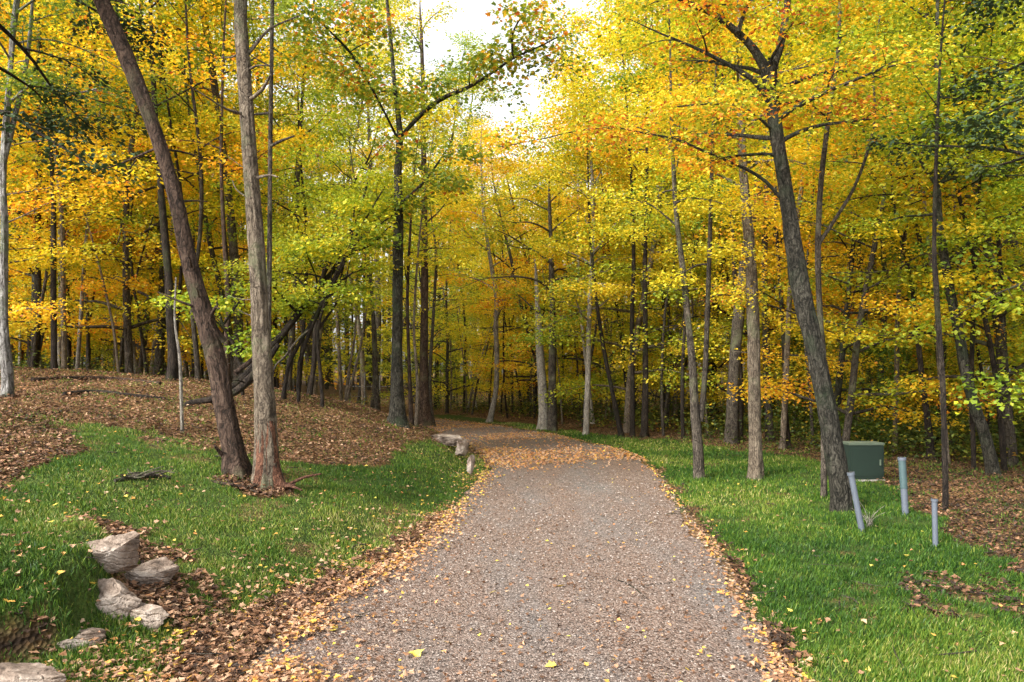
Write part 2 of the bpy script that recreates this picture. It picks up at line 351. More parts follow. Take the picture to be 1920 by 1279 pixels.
def rockmat(name='weathered_rock'):
    m, new, lk, o = mat(name); tc = new('TexCoord')
    n1 = new('TexNoise', Scale=5, Detail=10, Roughness=.7); lk(tc.outputs['Object'], n1.inputs[0])
    n2 = new('TexNoise', Scale=2.2, Detail=4); lk(tc.outputs['Object'], n2.inputs[0])
    r = ramp(new, [(.34, (.05, .036, .026)), (.46, (.18, .14, .11)), (.58, (.34, .29, .245)), (.75, (.52, .48, .44))]); lk(n1.outputs[0], r.inputs[0])
    r2 = ramp(new, [(.4, (.8, .72, .66)), (.6, (1, .97, .95))]); lk(n2.outputs[0], r2.inputs[0])
    mu = new('MixRGB', blend_type='MULTIPLY'); mu.inputs[0].default_value = 1; lk(r.outputs[0], mu.inputs[1]); lk(r2.outputs[0], mu.inputs[2])
    b = new('BsdfPrincipled', Roughness=.85); lk(mu.outputs[0], b.inputs['Base Color'])
    bp = new('Bump', Strength=.8, Distance=.04); lk(n1.outputs[0], bp.inputs['Height']); lk(bp.outputs[0], b.inputs['Normal'])
    lk(b.outputs[0], o.inputs[0]); return m
def paint(name, c, rough=.5, var=.15, dirt=(.2, .17, .12)):
    m, new, lk, o = mat(name); tc = new('TexCoord'); n1 = new('TexNoise', Scale=9, Detail=8, Roughness=.7); lk(tc.outputs['Object'], n1.inputs[0])
    r = ramp(new, [(.35, tuple(x * (1 - var) for x in c)), (.62, c), (.85, tuple(x * .6 + d * .4 for x, d in zip(c, dirt)))]); lk(n1.outputs[0], r.inputs[0])
    b = new('BsdfPrincipled', Roughness=rough); lk(r.outputs[0], b.inputs['Base Color']); lk(b.outputs[0], o.inputs[0]); return m

# ------------------------------------------------------------------ ground and path
def axis(parts):
    o = []
    for a, b, s in parts: o.append(np.arange(a, b, s))
    return np.unique(np.round(np.concatenate(o + [[parts[-1][1]]]), 4))
gx = axis([(-300, -60, 30), (-60, -20, 3), (-20, -8, .5), (-8, 8, .09), (8, 20, .5), (20, 60, 3), (60, 301, 30)])
gy = axis([(-300, -30, 30), (-30, -5, 3), (-5, 2, .5), (2, 12, .09), (12, 30, .16), (30, 60, 1), (60, 120, 6), (120, 420, 30)])
X, Yg = np.meshgrid(gx, gy); Z = height(X, Yg)
nx, ny = len(gx), len(gy); i = np.arange(ny - 1)[:, None] * nx; j = np.arange(nx - 1)[None]
gm = MB(); gm.add(np.stack([X, Yg, Z], -1).reshape(-1, 3), np.stack([i + j, i + j + 1, i + nx + j + 1, i + nx + j], -1).reshape(-1, 4))
me = gm.mesh('ground', groundmat(), True)
_px, _py = topx(X, np.maximum(Yg, .8), Z)
b_ = me.attributes.new('soil_shade', 'FLOAT', 'POINT'); b_.data.foreach_set('value', (inpoly(_px, _py, SOIL_SHADE) & (Yg > 2)).ravel().astype(np.float32))
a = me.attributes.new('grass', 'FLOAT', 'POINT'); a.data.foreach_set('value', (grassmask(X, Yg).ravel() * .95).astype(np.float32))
tag(link('ground', me), kind='structure')
ys = axis([(-20, 2, .8), (2, 30, .07), (30, 44, .3)]); u = np.linspace(0, 1, 70)
e1 = (fbm(ys * 1.5, ys * 0, 5) - .5) * .28 + (fbm(ys * 7, ys * 0, 6) - .5) * .14; e2 = (fbm(ys * 1.5, ys * 0 + 9, 7) - .5) * .28 + (fbm(ys * 7, ys * 0, 8) - .5) * .14
a0 = xl(ys) + e1 + .02; a1 = xr(ys) + e2 - .02
PX = a0[:, None] + (a1 - a0)[:, None] * u[None]; PYY = np.repeat(ys[:, None], len(u), 1)
PZ = np.maximum(height(PX, PYY), -.015) + .012 + .012 * np.sin(u * math.pi)[None] + (fbm(PX * 2, PYY * 2, 50) - .5) * .016 * np.sin(u * math.pi)[None]
nn = len(u); i = np.arange(len(ys) - 1)[:, None] * nn; j = np.arange(nn - 1)[None]
pm = MB(); pm.add(np.stack([PX, PYY, PZ], -1).reshape(-1, 3), np.stack([i + j, i + j + 1, i + nn + j + 1, i + nn + j], -1).reshape(-1, 4))
tag(link('path', pm.mesh('path', gravelmat(), True)), kind='structure')
def gz(x, y): return height(x, y)

# ------------------------------------------------------------------ ground cover
def sample(n, ymin, ymax, x0, x1, p=1.0):
    """points over the photographed wedge of ground, denser near the camera"""
    t = rng.random(n); q = ymin ** (1 - p) + t * (ymax ** (1 - p) - ymin ** (1 - p)) if p != 1 else None
    y = ymin * (ymax / ymin) ** t if p == 1 else q ** (1 / (1 - p))
    x = (x0 + rng.random(n) * (x1 - x0) - 960) / F * y
    return x, y
gb = MB(); x, y = sample(900000, 3.3, 26, -350, 2300, .55 + .45)
g = grassmask(x, y); cl = fbm(x * 4, y * 4, 77, 3); keep = (rng.random(len(x)) < np.maximum(g, np.where(y < 20, .09 + .3 * (fbm(x * 2.3, y * 2.3, 66) > .60), 0)) * np.clip(.35 + (cl - .3) * 2.2, .25, 1)) & (pathd(x, y) > .10)
x, y, cl = x[keep], y[keep], cl[keep]; n = len(x)
hd = np.stack([rng.normal(0, .45, n), rng.normal(0, .45, n), np.ones(n)], 1); sz = (.03 + .045 * rng.random(n)) * (.7 + cl * .6) * np.clip(1 + (y - 8) * .01, 1, 1.3)
sz *= np.where(x > 0, .9, .75)
nr_ = np.stack([rng.normal(size=n), -np.abs(rng.normal(size=n)) - .2, rng.normal(0, .2, n)], 1)
tl = np.clip(np.where(x > 0, .36, .54) + (fbm(x * .7, y * .7, 91) - .5) * .9 + sstep(9, 20, y) * .15 + rng.normal(0, .21, n), 0, 1)  # right side: deeper green, also dimmed in colour against the brighter light
blw = np.array(BLA[0]); 
wide = np.clip(y / 5.5, 1.4, 3.2)
BL2 = (BLA[0] * np.array([1.7, 1, 1]), BLA[1])
for lo, hi, k in ((0, 6.5, 1.15), (6.5, 10, 1.7), (10, 16, 2.6), (16, 99, 4.0)):
    q = (y >= lo) & (y < hi)
    leaves(gb, np.stack([x[q], y[q], gz(x[q], y[q]) - .008], 1), nr_[q], sz[q], tl[q], (BLA[0] * np.array([k, 1, 1]), BLA[1]), heading=hd[q])
M['grass'] = leafmat('grass_blades', [(0, (.014, .048, .005)), (.3, (.042, .112, .007)), (.6, (.105, .185, .013)), (.82, (.23, .27, .035)), (1, (.44, .38, .15))], trans=.3, hv=0)
tag(link('grass', gb.mesh('grass', M['grass'])), 'short green grass growing on the bank and verge beside the gravel path', 'grass', kind='stuff')

LT = [(0, (.028, .016, .010)), (.16, (.09, .045, .024)), (.34, (.20, .10, .05)), (.5, (.34, .19, .11)), (.62, (.47, .32, .20)), (.74, (.52, .22, .08)), (.84, (.60, .34, .06)), (.93, (.66, .55, .10)), (1, (.78, .62, .05))]
M['litter'] = tintmat('fallen_leaves', LT, trans=.15)
def litter(x, y, s0, s1, tf, lift=.012, sh=MAP):
    if len(x) > 50:
        st = np.abs(height(x + .04, y) - height(x - .04, y)) / .08; st = np.maximum(st, np.abs(height(x, y + .04) - height(x, y - .04)) / .08)
        _a, _b = topx(x, y, height(x, y)); k = ((st < .9) | (rng.random(len(x)) < .6)) & (~inpoly(_a, _b, SOIL_SHADE) | (rng.random(len(x)) < .12)); x, y, tf = x[k], y[k], np.asarray(tf)[k]
    n = len(x); z = np.where(pathd(x, y) < 0, .012, gz(x, y)) + lift * rng.random(n) * 1.4 + .006
    nv = np.stack([rng.normal(0, .3, n), rng.normal(0, .3, n), np.ones(n)], 1)
    leaves(lb, np.stack([x, y, z], 1), nv, s0 + (s1 - s0) * rng.random(n), np.clip(tf, 0, 1), sh, curl=rng.normal(.6, 1.6, n))
lb = MB()
# forest floor on the left and right
x, y = sample(380000, 3.3, 45, -350, 2300); k = (grassmask(x, y) < .5) & (pathd(x, y) > .05) & (rng.random(len(x)) < np.where(x > 0, .75, 1))
x, y = x[k], y[k]; ff = sstep(10, 30, y) * .05; litter(x, y, .018, .05, rng.beta(1.6, 2.2, len(x)) * .80 + (fbm(x, y, 61) - .5) * .3 - np.where(x > 0, .27, 0.08), .03)  # shade of the right-hand floor put into darker leaf tints
# drift of leaves along both edges of the path
x, y = sample(620000, 3.3, 34, -200, 2100); d = pathd(x, y); side = x < (xl(y) + xr(y)) / 2
wl = np.where(side, np.interp(y, [3, 5, 7, 10, 16, 20], [.40, .30, .20, .17, .25, .5]), np.interp(y, [3, 7, 12, 20], [.10, .11, .09, .2]))
dens = np.where(d < 0, np.exp(-(np.abs(d) / (wl * .75)) ** 1.3), np.exp(-d / wl)) * np.where(side, 1, .5)
k = rng.random(len(x)) < dens * np.clip((fbm(x * 2.2, y * 2.2, 15) - .25) * 2.4, .1, 1); x, y = x[k], y[k]
litter(x, y, .012, .042, rng.beta(1.7, 1.6, len(x)) * .74 + .17 + sstep(6, 12, y) * .12, .018)
# carpet over the far bend
x, y = sample(60000, 12.5, 34, 500, 1400); d = pathd(x, y); k = (d < .1) & (rng.random(len(x)) < (.10 + sstep(.42, .62, fbm(x * .9 + 3, y * .45, 18)) * .85) * sstep(12.5, 14.5, y))
x, y = x[k], y[k]; litter(x, y, .025, .055, rng.beta(2.2, 2.2, len(x)) * .4 + .5, .01)
# single leaves on gravel and grass
x, y = sample(12000, 3.3, 14, 200, 1700); k = (pathd(x, y) < 0) & (rng.random(len(x)) < .5)
litter(x[k], y[k], .012, .034, np.where(rng.random(k.sum()) < .8, .05 + .35 * rng.random(k.sum()), .4 + .6 * rng.random(k.sum())), .004)
x, y = sample(16000, 3.3, 24, -300, 2200); k = (grassmask(x, y) > .5) & (rng.random(len(x)) < np.where(x > 0, .10, .42)); x, y = x[k], y[k]
litter(x, y, .014, .045, rng.beta(1.2, 1.2, len(x)) * .8 + .14, .045)
tag(link('fallen_leaves', lb.mesh('fallen_leaves', M['litter'])), 'brown, orange and yellow fallen leaves on the forest floor and path edges', 'fallen leaves', kind='stuff')
# a few large bright leaves, each one a thing
for q, (px, py, s, tn) in enumerate([(1505, 1268, .09, .96), (840, 1219, .07, .95), (1042, 1262, .065, .90), (776, 1238, .09, .92), (398, 1222, .09, .93), (322, 1203, .10, .97), (918, 1122, .05, .99), (1044, 1108, .06, .88), (620, 1188, .08, .92)]):
    lb = MB(); Yq = hit(px, py); p = P(px, py, Yq); litter(np.array([p[0]]), np.array([p[1]]), s, s, np.array([tn]), .006)
    c = lb.v[0].mean(0); lb.v[0] = lb.v[0] - c
    where = ['bright yellow fallen leaf at the right corner of the path by the grass', 'lime yellow fallen leaf flat on the gravel, nearest the camera left of the middle', 'large yellow and orange leaf on the gravel at the near middle of the path',
             'orange yellow leaf on gravel left of the lime yellow leaf', 'golden leaf on the brown leaf drift between the rocks and the path', 'bright yellow leaf on the grass just below the long pale rock',
             'tiny yellow leaf on bare gravel left of the twig', 'small tan and yellow leaf on the gravel beside the twig', 'yellow leaf at the left edge of gravel among brown leaves'][q]
    tag(link('fallen_leaf', lb.mesh('fallen_leaf', M['litter']), None, c.tolist()), where, 'leaf', 'large fallen leaves lying on the near ground')
# pebbles
pb = MB(); x, y = sample(90000, 3.3, 13, 350, 1600); k = pathd(x, y) < .05; x, y = x[k], y[k]; n = len(x)
OC = np.array([[1, 0, 0], [0, 1, 0], [-1, 0, 0], [0, -1, 0], [0, 0, .6], [0, 0, -.5]]); OF = np.array([[0, 1, 4], [1, 2, 4], [2, 3, 4], [3, 0, 4]])
sz = (.0025 + .006 * rng.random(n) ** 3) * np.clip(y / 5, 1, 1.8); th = rng.random(n) * 6.28; sq = .6 + .4 * rng.random(n)
V = OC[None] * sz[:, None, None] * (1 + .25 * rng.normal(size=(n, 6, 1))); c, s_ = np.cos(th)[:, None], np.sin(th)[:, None]
vx = V[:, :, 0] * c - V[:, :, 1] * s_ * sq[:, None]; vy = V[:, :, 0] * s_ + V[:, :, 1] * c * sq[:, None]
PV = np.stack([vx + x[:, None], vy + y[:, None], V[:, :, 2] + .012 + .004], -1).reshape(-1, 3)
pb.add(PV, (np.arange(n)[:, None, None] * 6 + OF[None]).reshape(-1, 3), np.repeat(rng.random(n), 4))
M['peb'] = tintmat('pebbles', [(0, (.05, .038, .03)), (.4, (.15, .115, .095)), (.75, (.235, .19, .16)), (1, (.33, .29, .26))])
tag(link('pebbles', pb.mesh('pebbles', M['peb'])), 'loose grey and tan pebbles on the gravel path', 'pebbles', kind='stuff')

tw = MB(); x, y = sample(900, 3.4, 26, -300, 2200); k = (pathd(x, y) > -.25) & (rng.random(len(x)) < np.where(grassmask(x, y) > .5, .15, .8)); x, y = x[k], y[k]
for a_, b_ in zip(x, y):
    z_ = float(gz(a_, b_)) + .025; l = .08 + .3 * rng.random() ** 2; an = rng.random() * 6.28; d = np.array([math.cos(an), math.sin(an), .06 * rng.normal()]); r0_ = .002 + .005 * rng.random()
    c0 = np.array([a_, b_, z_]); m_ = c0 + d * l * .5 + rng.normal(size=3) * [.02, .02, .006]
    tube(tw, smoothline([[*c0, r0_], [*m_, r0_ * .85], [*(c0 + d * l), r0_ * .5]], l / 4), 4, cap=False)
tag(link('fallen_twigs', tw.mesh('fallen_twigs', M['b_grey'], True)), 'small grey-brown twigs scattered over leaf litter and path edges', 'twigs', kind='stuff')
# ------------------------------------------------------------------ rocks
M['rock'] = rockmat()
def rock(pts, name, label, group=None, sub=4, seed=0, rough=.22):
    """pts: (cx, cy, cz, rx, ry, rz, rotz) lobes, merged to one craggy stone"""
    import bmesh
    bm = bmesh.new(); bmesh.ops.create_icosphere(bm, subdivisions=5, radius=1)
    bmesh.ops.subdivide_edges(bm, edges=bm.edges[:], cuts=1, use_grid_fill=True)
    d = np.array([v.co[:] for v in bm.verts]); fs = np.array([[v.index for v in f.verts] for f in bm.faces]); bm.free()
    d /= np.linalg.norm(d, axis=1)[:, None]
    cx, cy, cz, rx, ry, rz, a = pts
    r_ = np.random.default_rng(seed)
    for _ in range(26):                    # chop facets
        nv = r_.normal(size=3) * (np.array([1, 1, .25]) if r_.random() < .6 else np.array([.3, .3, 1])); nv /= np.linalg.norm(nv); h = .42 + .4 * r_.random(); s = d @ nv
        d = d - np.maximum(s - h, 0)[:, None] * nv[None] * .93
    lay = np.abs(((d[:, 2] * 4.5 + d[:, 0] * 1.2 + fbm(d[:, 0] * 2, d[:, 1] * 2, seed) * 2) % 1) - .5)
    nz = (fbm(d[:, 0] * 2.2 + seed, d[:, 2] * 3 + d[:, 1] * 2.5, seed, 6) - .5) * 1.6 + (fbm(d[:, 1] * 7 + seed, d[:, 2] * 8 + d[:, 0] * 6, seed, 4) - .5) * .6 - .35 * sstep(.12, 0, lay)
    d = d * (1 + rough * nz)[:, None]
    v = d * np.array([rx, ry, rz]); c, s = math.cos(a), math.sin(a)
    v = np.stack([v[:, 0] * c - v[:, 1] * s, v[:, 0] * s + v[:, 1] * c, v[:, 2]], 1)
    mb = MB(); mb.add(v, fs); o = link(name, mb.mesh(name, M['rock'], False), None, (cx, cy, cz)); tag(o, label, 'rock', group); return o
def rk(px, py, wpx, hpx, name, label, Y=None, rot=0, seed=0, group=None, deep=1.0, dz=0):
    Y = Y or hit(px, py + hpx / 2); p = P(px, py, Y); wv = wpx / F * Y / 2; hv = hpx / F * Y / 2
    return rock((p[0], p[1] + wv * .3, p[2] + dz, wv * 1.12, wv * deep, hv * 1.15, rot), name, label, group, seed=seed)
RG = 'rocks showing through the left bank'
rk(200, 1026, 118, 96, 'rock', 'pale grey rock standing on the grassy left bank, topmost of the rocks', rot=.5, seed=3, group=RG, deep=.9, dz=-.07)
rk(250, 1064, 130, 70, 'rock', 'low flat pinkish rock at the right foot of the topmost rock', rot=.1, seed=5, group=RG, dz=-.085)
rk(252, 1120, 165, 104, 'rock', 'long tan sloping slab, lowest of the pale rocks on the left bank', rot=-.6, seed=8, group=RG, deep=.6, dz=-.15)
rk(200, 1094, 120, 110, 'rock', 'dark rock in the hollow wedged between the topmost rock and the long tan slab', seed=29, group=RG, dz=-.13)
rk(38, 1258, 160, 110, 'rock', 'shaded grey boulder in the lower left corner under the cut bank', seed=13, group=RG, dz=-.09)
rk(135, 1190, 120, 60, 'rock', 'small brown stone between the corner boulder and the tan sloping slab', seed=23, group=RG, dz=-.07)
rk(838, 824, 74, 26, 'rock', 'flat mossy grey ledge rock where the mound meets the path bend', seed=31, group='ledge rocks at the path bend')
rk(866, 842, 38, 40, 'rock', 'pale angular stone at the tip of the mound beside the bend', rot=.8, seed=37, group='ledge rocks at the path bend', deep=.7)
rk(882, 872, 20, 52, 'rock', 'narrow whitish stone standing in grass at the path edge below the mound tip', seed=41, group='ledge rocks at the path bend')

# ------------------------------------------------------------------ growing trees
def limbset(rg, line, t0, n, L, up=.45, crown='round', twigs=3, sides=6, sparse=0):
    """limbs off a trunk line; returns list of branch lines and list of foliage points (pos, dirn)"""
    br, fo = [], []
    ln = len(line); az = rg.random() * 6.28
    for i in range(n):
        t = t0 + (1 - t0) * (i + rg.random() * .8) / n; k = min(int(t * (ln - 1)), ln - 2); p = line[k]
        s = (t - t0) / (1 - t0 + 1e-6)
        if crown == 'round': sh = .55 + .65 * math.sin(math.pi * min(1, s * .85 + .15)) 
        elif crown == 'cone': sh = 1.05 - .8 * s
        else: sh = .8
        l = L * sh * (.75 + .5 * rg.random()); az += 2.399 + rg.normal() * .35
        e = up + rg.normal() * .15 + s * .35
        d = np.array([math.cos(az) * math.cos(e), math.sin(az) * math.cos(e), math.sin(e)])
        r0 = min(p[3] * .5, .012 + l * .014); q = p[:3].copy(); pts = [[*q, r0]]; m = 5
        for a_ in range(m):
            d = d + rg.normal(size=3) * .13 + np.array([0, 0, -.10 if crown != 'cone' else -.03]); d /= np.linalg.norm(d)
            q = q + d * l / m; pts.append([*q, r0 * (1 - (a_ + 1) / (m + .6))])
        bl = smoothline(pts, l / 9); br.append(bl); fo.append((bl[-1][:3], d))
        for b_ in range(twigs):
            f = .35 + .6 * (b_ + rg.random()) / twigs; kk = int(f * (len(bl) - 1)); s0 = bl[kk]; dd = (bl[min(kk + 1, len(bl) - 1)] - bl[kk - 1])[:3]; dd /= np.linalg.norm(dd) + 1e-9
            sgn = 1 if b_ % 2 else -1; an = sgn * (.7 + .4 * rg.random()); c, s_ = math.cos(an), math.sin(an)
            dd = np.array([dd[0] * c - dd[1] * s_, dd[0] * s_ + dd[1] * c, dd[2] * .6 + rg.normal() * .12]); tl_ = l * (.5 - .25 * f) * (.8 + .4 * rg.random())
            e1_ = s0[:3] + dd * tl_ * .5 + rg.normal(size=3) * .05 * tl_; e2_ = s0[:3] + dd * tl_
            br.append(smoothline([[*s0[:3], s0[3] * .6], [*e1_, s0[3] * .4], [*e2_, .003]], tl_ / 4))
            fo.append((e2_, dd)); fo.append((e1_, dd))
    return br, fo
def foliage(mb, rg, fo, Rs, nl, size, shape=DIA, flat=.16, up=1.0, needle=False, jit=.55):
    P_, N_, T_, Z_ = [], [], [], []
    H_ = []
    for (c, d) in fo:
        n = int(nl * (.6 + .8 * rg.random())); Rr = Rs * (.7 + .6 * rg.random())
        if n < 1: continue
        a = rg.random(n) * 6.283; r = Rr * np.sqrt(rg.random(n)) * (.55 + .45 * np.abs(np.cos(a * 1.5 + rg.random() * 6)))
        p = c + np.stack([np.cos(a) * r, np.sin(a) * r, rg.normal(0, flat * Rr, n) - .22 * r * r / Rr], 1)
        nv = np.stack([np.cos(a) * .35 * r / Rr + rg.normal(0, jit, n), np.sin(a) * .35 * r / Rr + rg.normal(0, jit, n), np.ones(n) * up], 1)
        P_.append(p); N_.append(nv); ct = np.clip(rg.normal(.5, .2), .05, .95)
        T_.append(np.clip(ct + rg.normal(0, .14, n), 0, 1)); Z_.append(size * (.65 + .6 * rg.random(n)))
        hd_ = np.stack([np.cos(a) + rg.normal(0, .5, n), np.sin(a) + rg.normal(0, .5, n), rg.normal(-.25, .35, n)], 1); H_.append(hd_)
    leaves(mb, np.concatenate(P_), np.concatenate(N_), np.concatenate(Z_), np.concatenate(T_), shape, rg, heading=np.concatenate(H_))

PROTO = {}
def proto(key, kind, seed, Hh, r0, t0, n, L, Rs, nl, size, up=.45, crown='round', twigs=3, flat=.16):
    rg = np.random.default_rng(seed); pts = []; q = np.zeros(3); d = np.array([rg.normal() * .04, rg.normal() * .04, 1.])
    m = 7
    for i in range(m + 1):
        pts.append([*q, r0 * (1 - i / (m + .35)) ** .8]); d = d + np.array([rg.normal() * .05, rg.normal() * .05, 0]); q = q + d * Hh / m
    pts[0][2] = -.25
    ln = smoothline(pts, Hh / 26); tb = MB(); tube(tb, ln, 9, .6, seed, flare=r0 * 1.6)
    br, fo = limbset(rg, ln, t0, n, L, up, crown, twigs)
    for b in br: tube(tb, b, 4, cap=False)
    cb = MB(); foliage(cb, rg, fo + [(ln[-1][:3], d)], Rs, nl, size, flat=flat)
    PROTO.setdefault(kind, []).append((tb.mesh(key + '_wood', M['b_dark'], True), cb.mesh(key + '_leaves', M['yellow']), Hh, len(fo)))
for k in range(5): proto('maple%d' % k, 'under', 100 + k, 8.5 + k * .6, .075 + .008 * k, .14, 28, 2.3, .58, 84, .072, up=.26)
for k in range(4): proto('tall%d' % k, 'over', 200 + k, 19 + k * 1.2, .125 + .015 * k, .36, 27, 3.6, .9, 92, .10)
for k in range(3): proto('sap%d' % k, 'sap', 300 + k, 6.5 + k * 1.1, .032 + .006 * k, .25, 12, 1.15, .40, 34, .075, up=.3)
for k in range(2): proto('shrub%d' % k, 'shrub', 400 + k, 1.9 + .4 * k, .02, .08, 22, .85, .30, 42, .065, up=.8, flat=.4)
for k in range(4): proto('stem%d' % k, 'stem', 700 + k, 8.5 + k, .035 + .008 * k, .55, 9, 1.0, .38, 34, .075, up=.7)
for k in range(3): proto('pole%d' % k, 'pole', 500 + k, 17 + k, .10 + .02 * k, .50, 20, 2.2, .75, 70, .09)
for k in range(2): proto('pine%d' % k, 'pine', 600 + k, 17, .17, .36, 36, 2.9, .55, 70, .09, up=-.05, crown='cone', flat=.12)
used = {}
def copytree(kind, v, loc, rz, sc, leaf, bk, label, group, cat='tree', name=None, lean=(0, 0)):
    wood, lv, Hh, _ = PROTO[kind][v % len(PROTO[kind])]
    nm = name or {'under': 'maple_tree', 'over': 'tall_tree', 'sap': 'sapling', 'shrub': 'shrub', 'pole': 'tall_tree', 'stem': 'slender_tree', 'pine': 'pine_tree'}[kind]
    r_ = root(nm, loc, label, cat, group, rz); r_.scale = (sc, sc, sc); r_.rotation_euler = (lean[0], lean[1], rz)
    t = link('stem' if kind == 'shrub' else 'trunk', wood, r_); t.material_slots[0].link = 'OBJECT'; t.material_slots[0].material = M[bk]
    c = link('foliage' if kind == 'shrub' else 'crown', lv, r_); c.material_slots[0].link = 'OBJECT'; c.material_slots[0].material = M[leaf]
    return r_

# traced trees: pixel tracks (px, py, width) become trunks of real size at their own distance
def track(pts, Y, dY=0):
    n = len(pts); o = []
    for i, (px, py, wd) in enumerate(pts):
        yy = Y + dY * i / max(1, n - 1); o.append([*P(px, py, yy), wd * .86 / 2 / F * yy])
    return o
def hero(name, label, pts, bk, Y=None, group=None, dY=0, ztop=None, limbs=(), crown=None, stubs=0, flare=1.0, cat='tree', sides=None, peel=None, seed=None, topdir=None):
    """limbs: (track, dY) pairs become children; crown: dict(leaf,t0,n,L,Rs,nl,size,...)"""
    Yb = Y or hit(pts[0][0], pts[0][1]); seed = seed or abs(hash(pts[0])) % 9973
    rg = np.random.default_rng(seed)
    line = track(pts, Yb, dY); b = line[0]
    zg = float(height(b[0], b[1])); base = np.array([b[0], b[1], zg])
    if b[2] > zg + .02: line = [[b[0] - (line[1][0] - b[0]) * .0, b[1], zg - .15, b[3] * 1.1]] + line
    else: line[0] = [b[0], b[1], zg - .15, b[3] * 1.05]
    nvis = len(line)
    if ztop:
        q = np.array(line[-1]); dv = (q - np.array(line[-2]))[:3]; dv /= np.linalg.norm(dv)
        if topdir is not None: dv = np.array(topdir, float); dv /= np.linalg.norm(dv)
        r1 = q[3]; m = max(2, int((ztop - q[2]) / 2.0)); z0 = q[2]
        for i in range(m):
            dv = dv * .8 + np.array([rg.normal() * .05, rg.normal() * .05, .25]); dv /= np.linalg.norm(dv)
            q = q.copy(); q[:3] = q[:3] + dv * (ztop - z0) / m; q[3] = r1 * (1 - (i + 1) / (m + .3)); line.append(list(q))
    r0 = line[1][3]; near = Yb < 14
    ln = smoothline(line, .05 if near else .25); ln[:, :3] -= base
    rt = root(name, base.tolist(), label, cat, group)
    tb = MB(); tube(tb, ln, sides or (40 if near else 12), 1.35 if near else .8, seed % 50, flare=r0 * 1.8 * flare if flare else 0)
    fo = []
    for lt in limbs:
        tr, ld = lt[0], lt[1]; k = np.array(track(tr, Yb + (lt[2] if len(lt) > 2 else 0), ld)); k[:, :3] -= base
        bl = smoothline(k, .12); lb_ = MB(); tube(lb_, bl, 10 if near else 7, .7, seed % 31)
        if len(lt) > 3:
            br2, fo2 = limbset(rg, bl, .35, lt[3], lt[4], .15, 'even', 2)
            for b_ in br2: tube(lb_, b_, 4, cap=False)
            fo += fo2
        link('limb', lb_.mesh('limb', M[bk], True), rt)
    if stubs:
        for i in range(stubs):
            sb = MB()
            k = rg.integers(int(len(ln) * .12), int(len(ln) * .95)); p = ln[k]; a = rg.random() * 6.28; l = .12 + .5 * rg.random() ** 2
            d = np.array([math.cos(a), math.sin(a) * .6, .15 + rg.normal() * .3]); e = p[:3] + d * (l + p[3]); r = .006 + .012 * rg.random()
            tube(sb, smoothline([[*p[:3], r], [*(p[:3] + d * (l + p[3]) * .55 + rg.normal(size=3) * .02), r * .7], [*e, r * .35]], .06), 6)
            link('dead_branch', sb.mesh('dead_branch', M[bk], True), rt)
    if crown:
        c = dict(dict(t0=.4, n=18, L=2.3, Rs=.55, nl=70, size=.075, up=.4, shape=DIA, flat=.16, twigs=3, kind='round'), **crown)
        if Yb < 13.5: c['size'] *= .74; c['nl'] = int(c['nl'] * 1.5)
        br, f2 = limbset(rg, ln, c['t0'], c['n'], c['L'], c['up'], c['kind'], c['twigs'])
        [tube(tb, b_, 5, cap=False) for b_ in br]
        cb = MB(); foliage(cb, rg, f2 + fo, c['Rs'], c['nl'], c['size'], c['shape'], c['flat']); link('crown', cb.mesh('crown', M[c['leaf']]), rt)
    link('trunk', tb.mesh('trunk', M[bk], True), rt)
    if peel:
        p0, p1, k = peel; a, bq = int(len(ln) * p0), int(len(ln) * p1); sg = ln[a:bq].copy(); sg[:, 3] *= k
        pm_ = MB(); tube(pm_, sg, 40, 1.0, seed % 50 + 1, flare=r0 * 1.8); link('peeled_bark', pm_.mesh('peeled_bark', M['b_peel'], True), rt)
    return rt

YEL = dict(leaf='yellow'); 
hero('leaning_tree', 'smooth red-brown trunk leaning far to the left from the twin base on the grassy bank',
     [(448, 893, 58), (436, 840, 43), (422, 770, 41), (408, 690, 41), (385, 600, 38), (368, 540, 34), (350, 470, 32), (328, 370, 30), (297, 265, 29), (246, 130, 29), (190, 0, 28), (165, -70, 26)],
     'b_red', ztop=8.5, stubs=10, seed=71, crown=dict(leaf='green', t0=.72, n=12, L=1.7, nl=40, size=.07),
     limbs=[([(420, 640, 14), (395, 600, 9), (405, 575, 6)], -.3), ([(440, 700, 12), (480, 668, 9), (500, 640, 7)], .5), ([(430, 870, 14), (412, 848, 9), (402, 836, 5)], -.2)])
hero('straight_tree', 'straight grey-tan trunk with peeled red base beside the leaning brown trunk',
     [(502, 912, 64), (499, 850, 49), (496, 760, 46), (492, 680, 44), (486, 560, 36), (480, 460, 33), (470, 330, 29), (462, 200, 26), (452, 60, 24), (446, -80, 22)],
     'b_tan', ztop=10, stubs=26, seed=83, peel=(.0, .085, 1.03), crown=dict(leaf='green', t0=.66, n=14, L=1.8, nl=36, size=.07, up=.2),
     limbs=[([(464, 190, 9), (492, 168, 7), (507, 140, 4)], -.3), ([(462, 215, 8), (425, 205, 5), (385, 180, 3), (345, 155, 2)], -.5), ([(478, 335, 7), (505, 328, 5), (520, 332, 3)], -.2), ([(466, 100, 8), (505, 55, 5), (560, 30, 3)], .3)])
hero('slender_tree', 'slender dark stem rising right behind the straight grey-tan trunk',
     [(500, 800, 12), (503, 640, 11), (505, 500, 10), (507, 280, 9), (510, 60, 8), (512, -60, 7)], 'b_grey', Y=9.4, ztop=9.5, stubs=8,
     limbs=[([(507, 275, 7), (525, 265, 6), (552, 255, 4)], -.2)], crown=dict(leaf='oak', t0=.7, n=10, L=1.5, nl=26, size=.08))
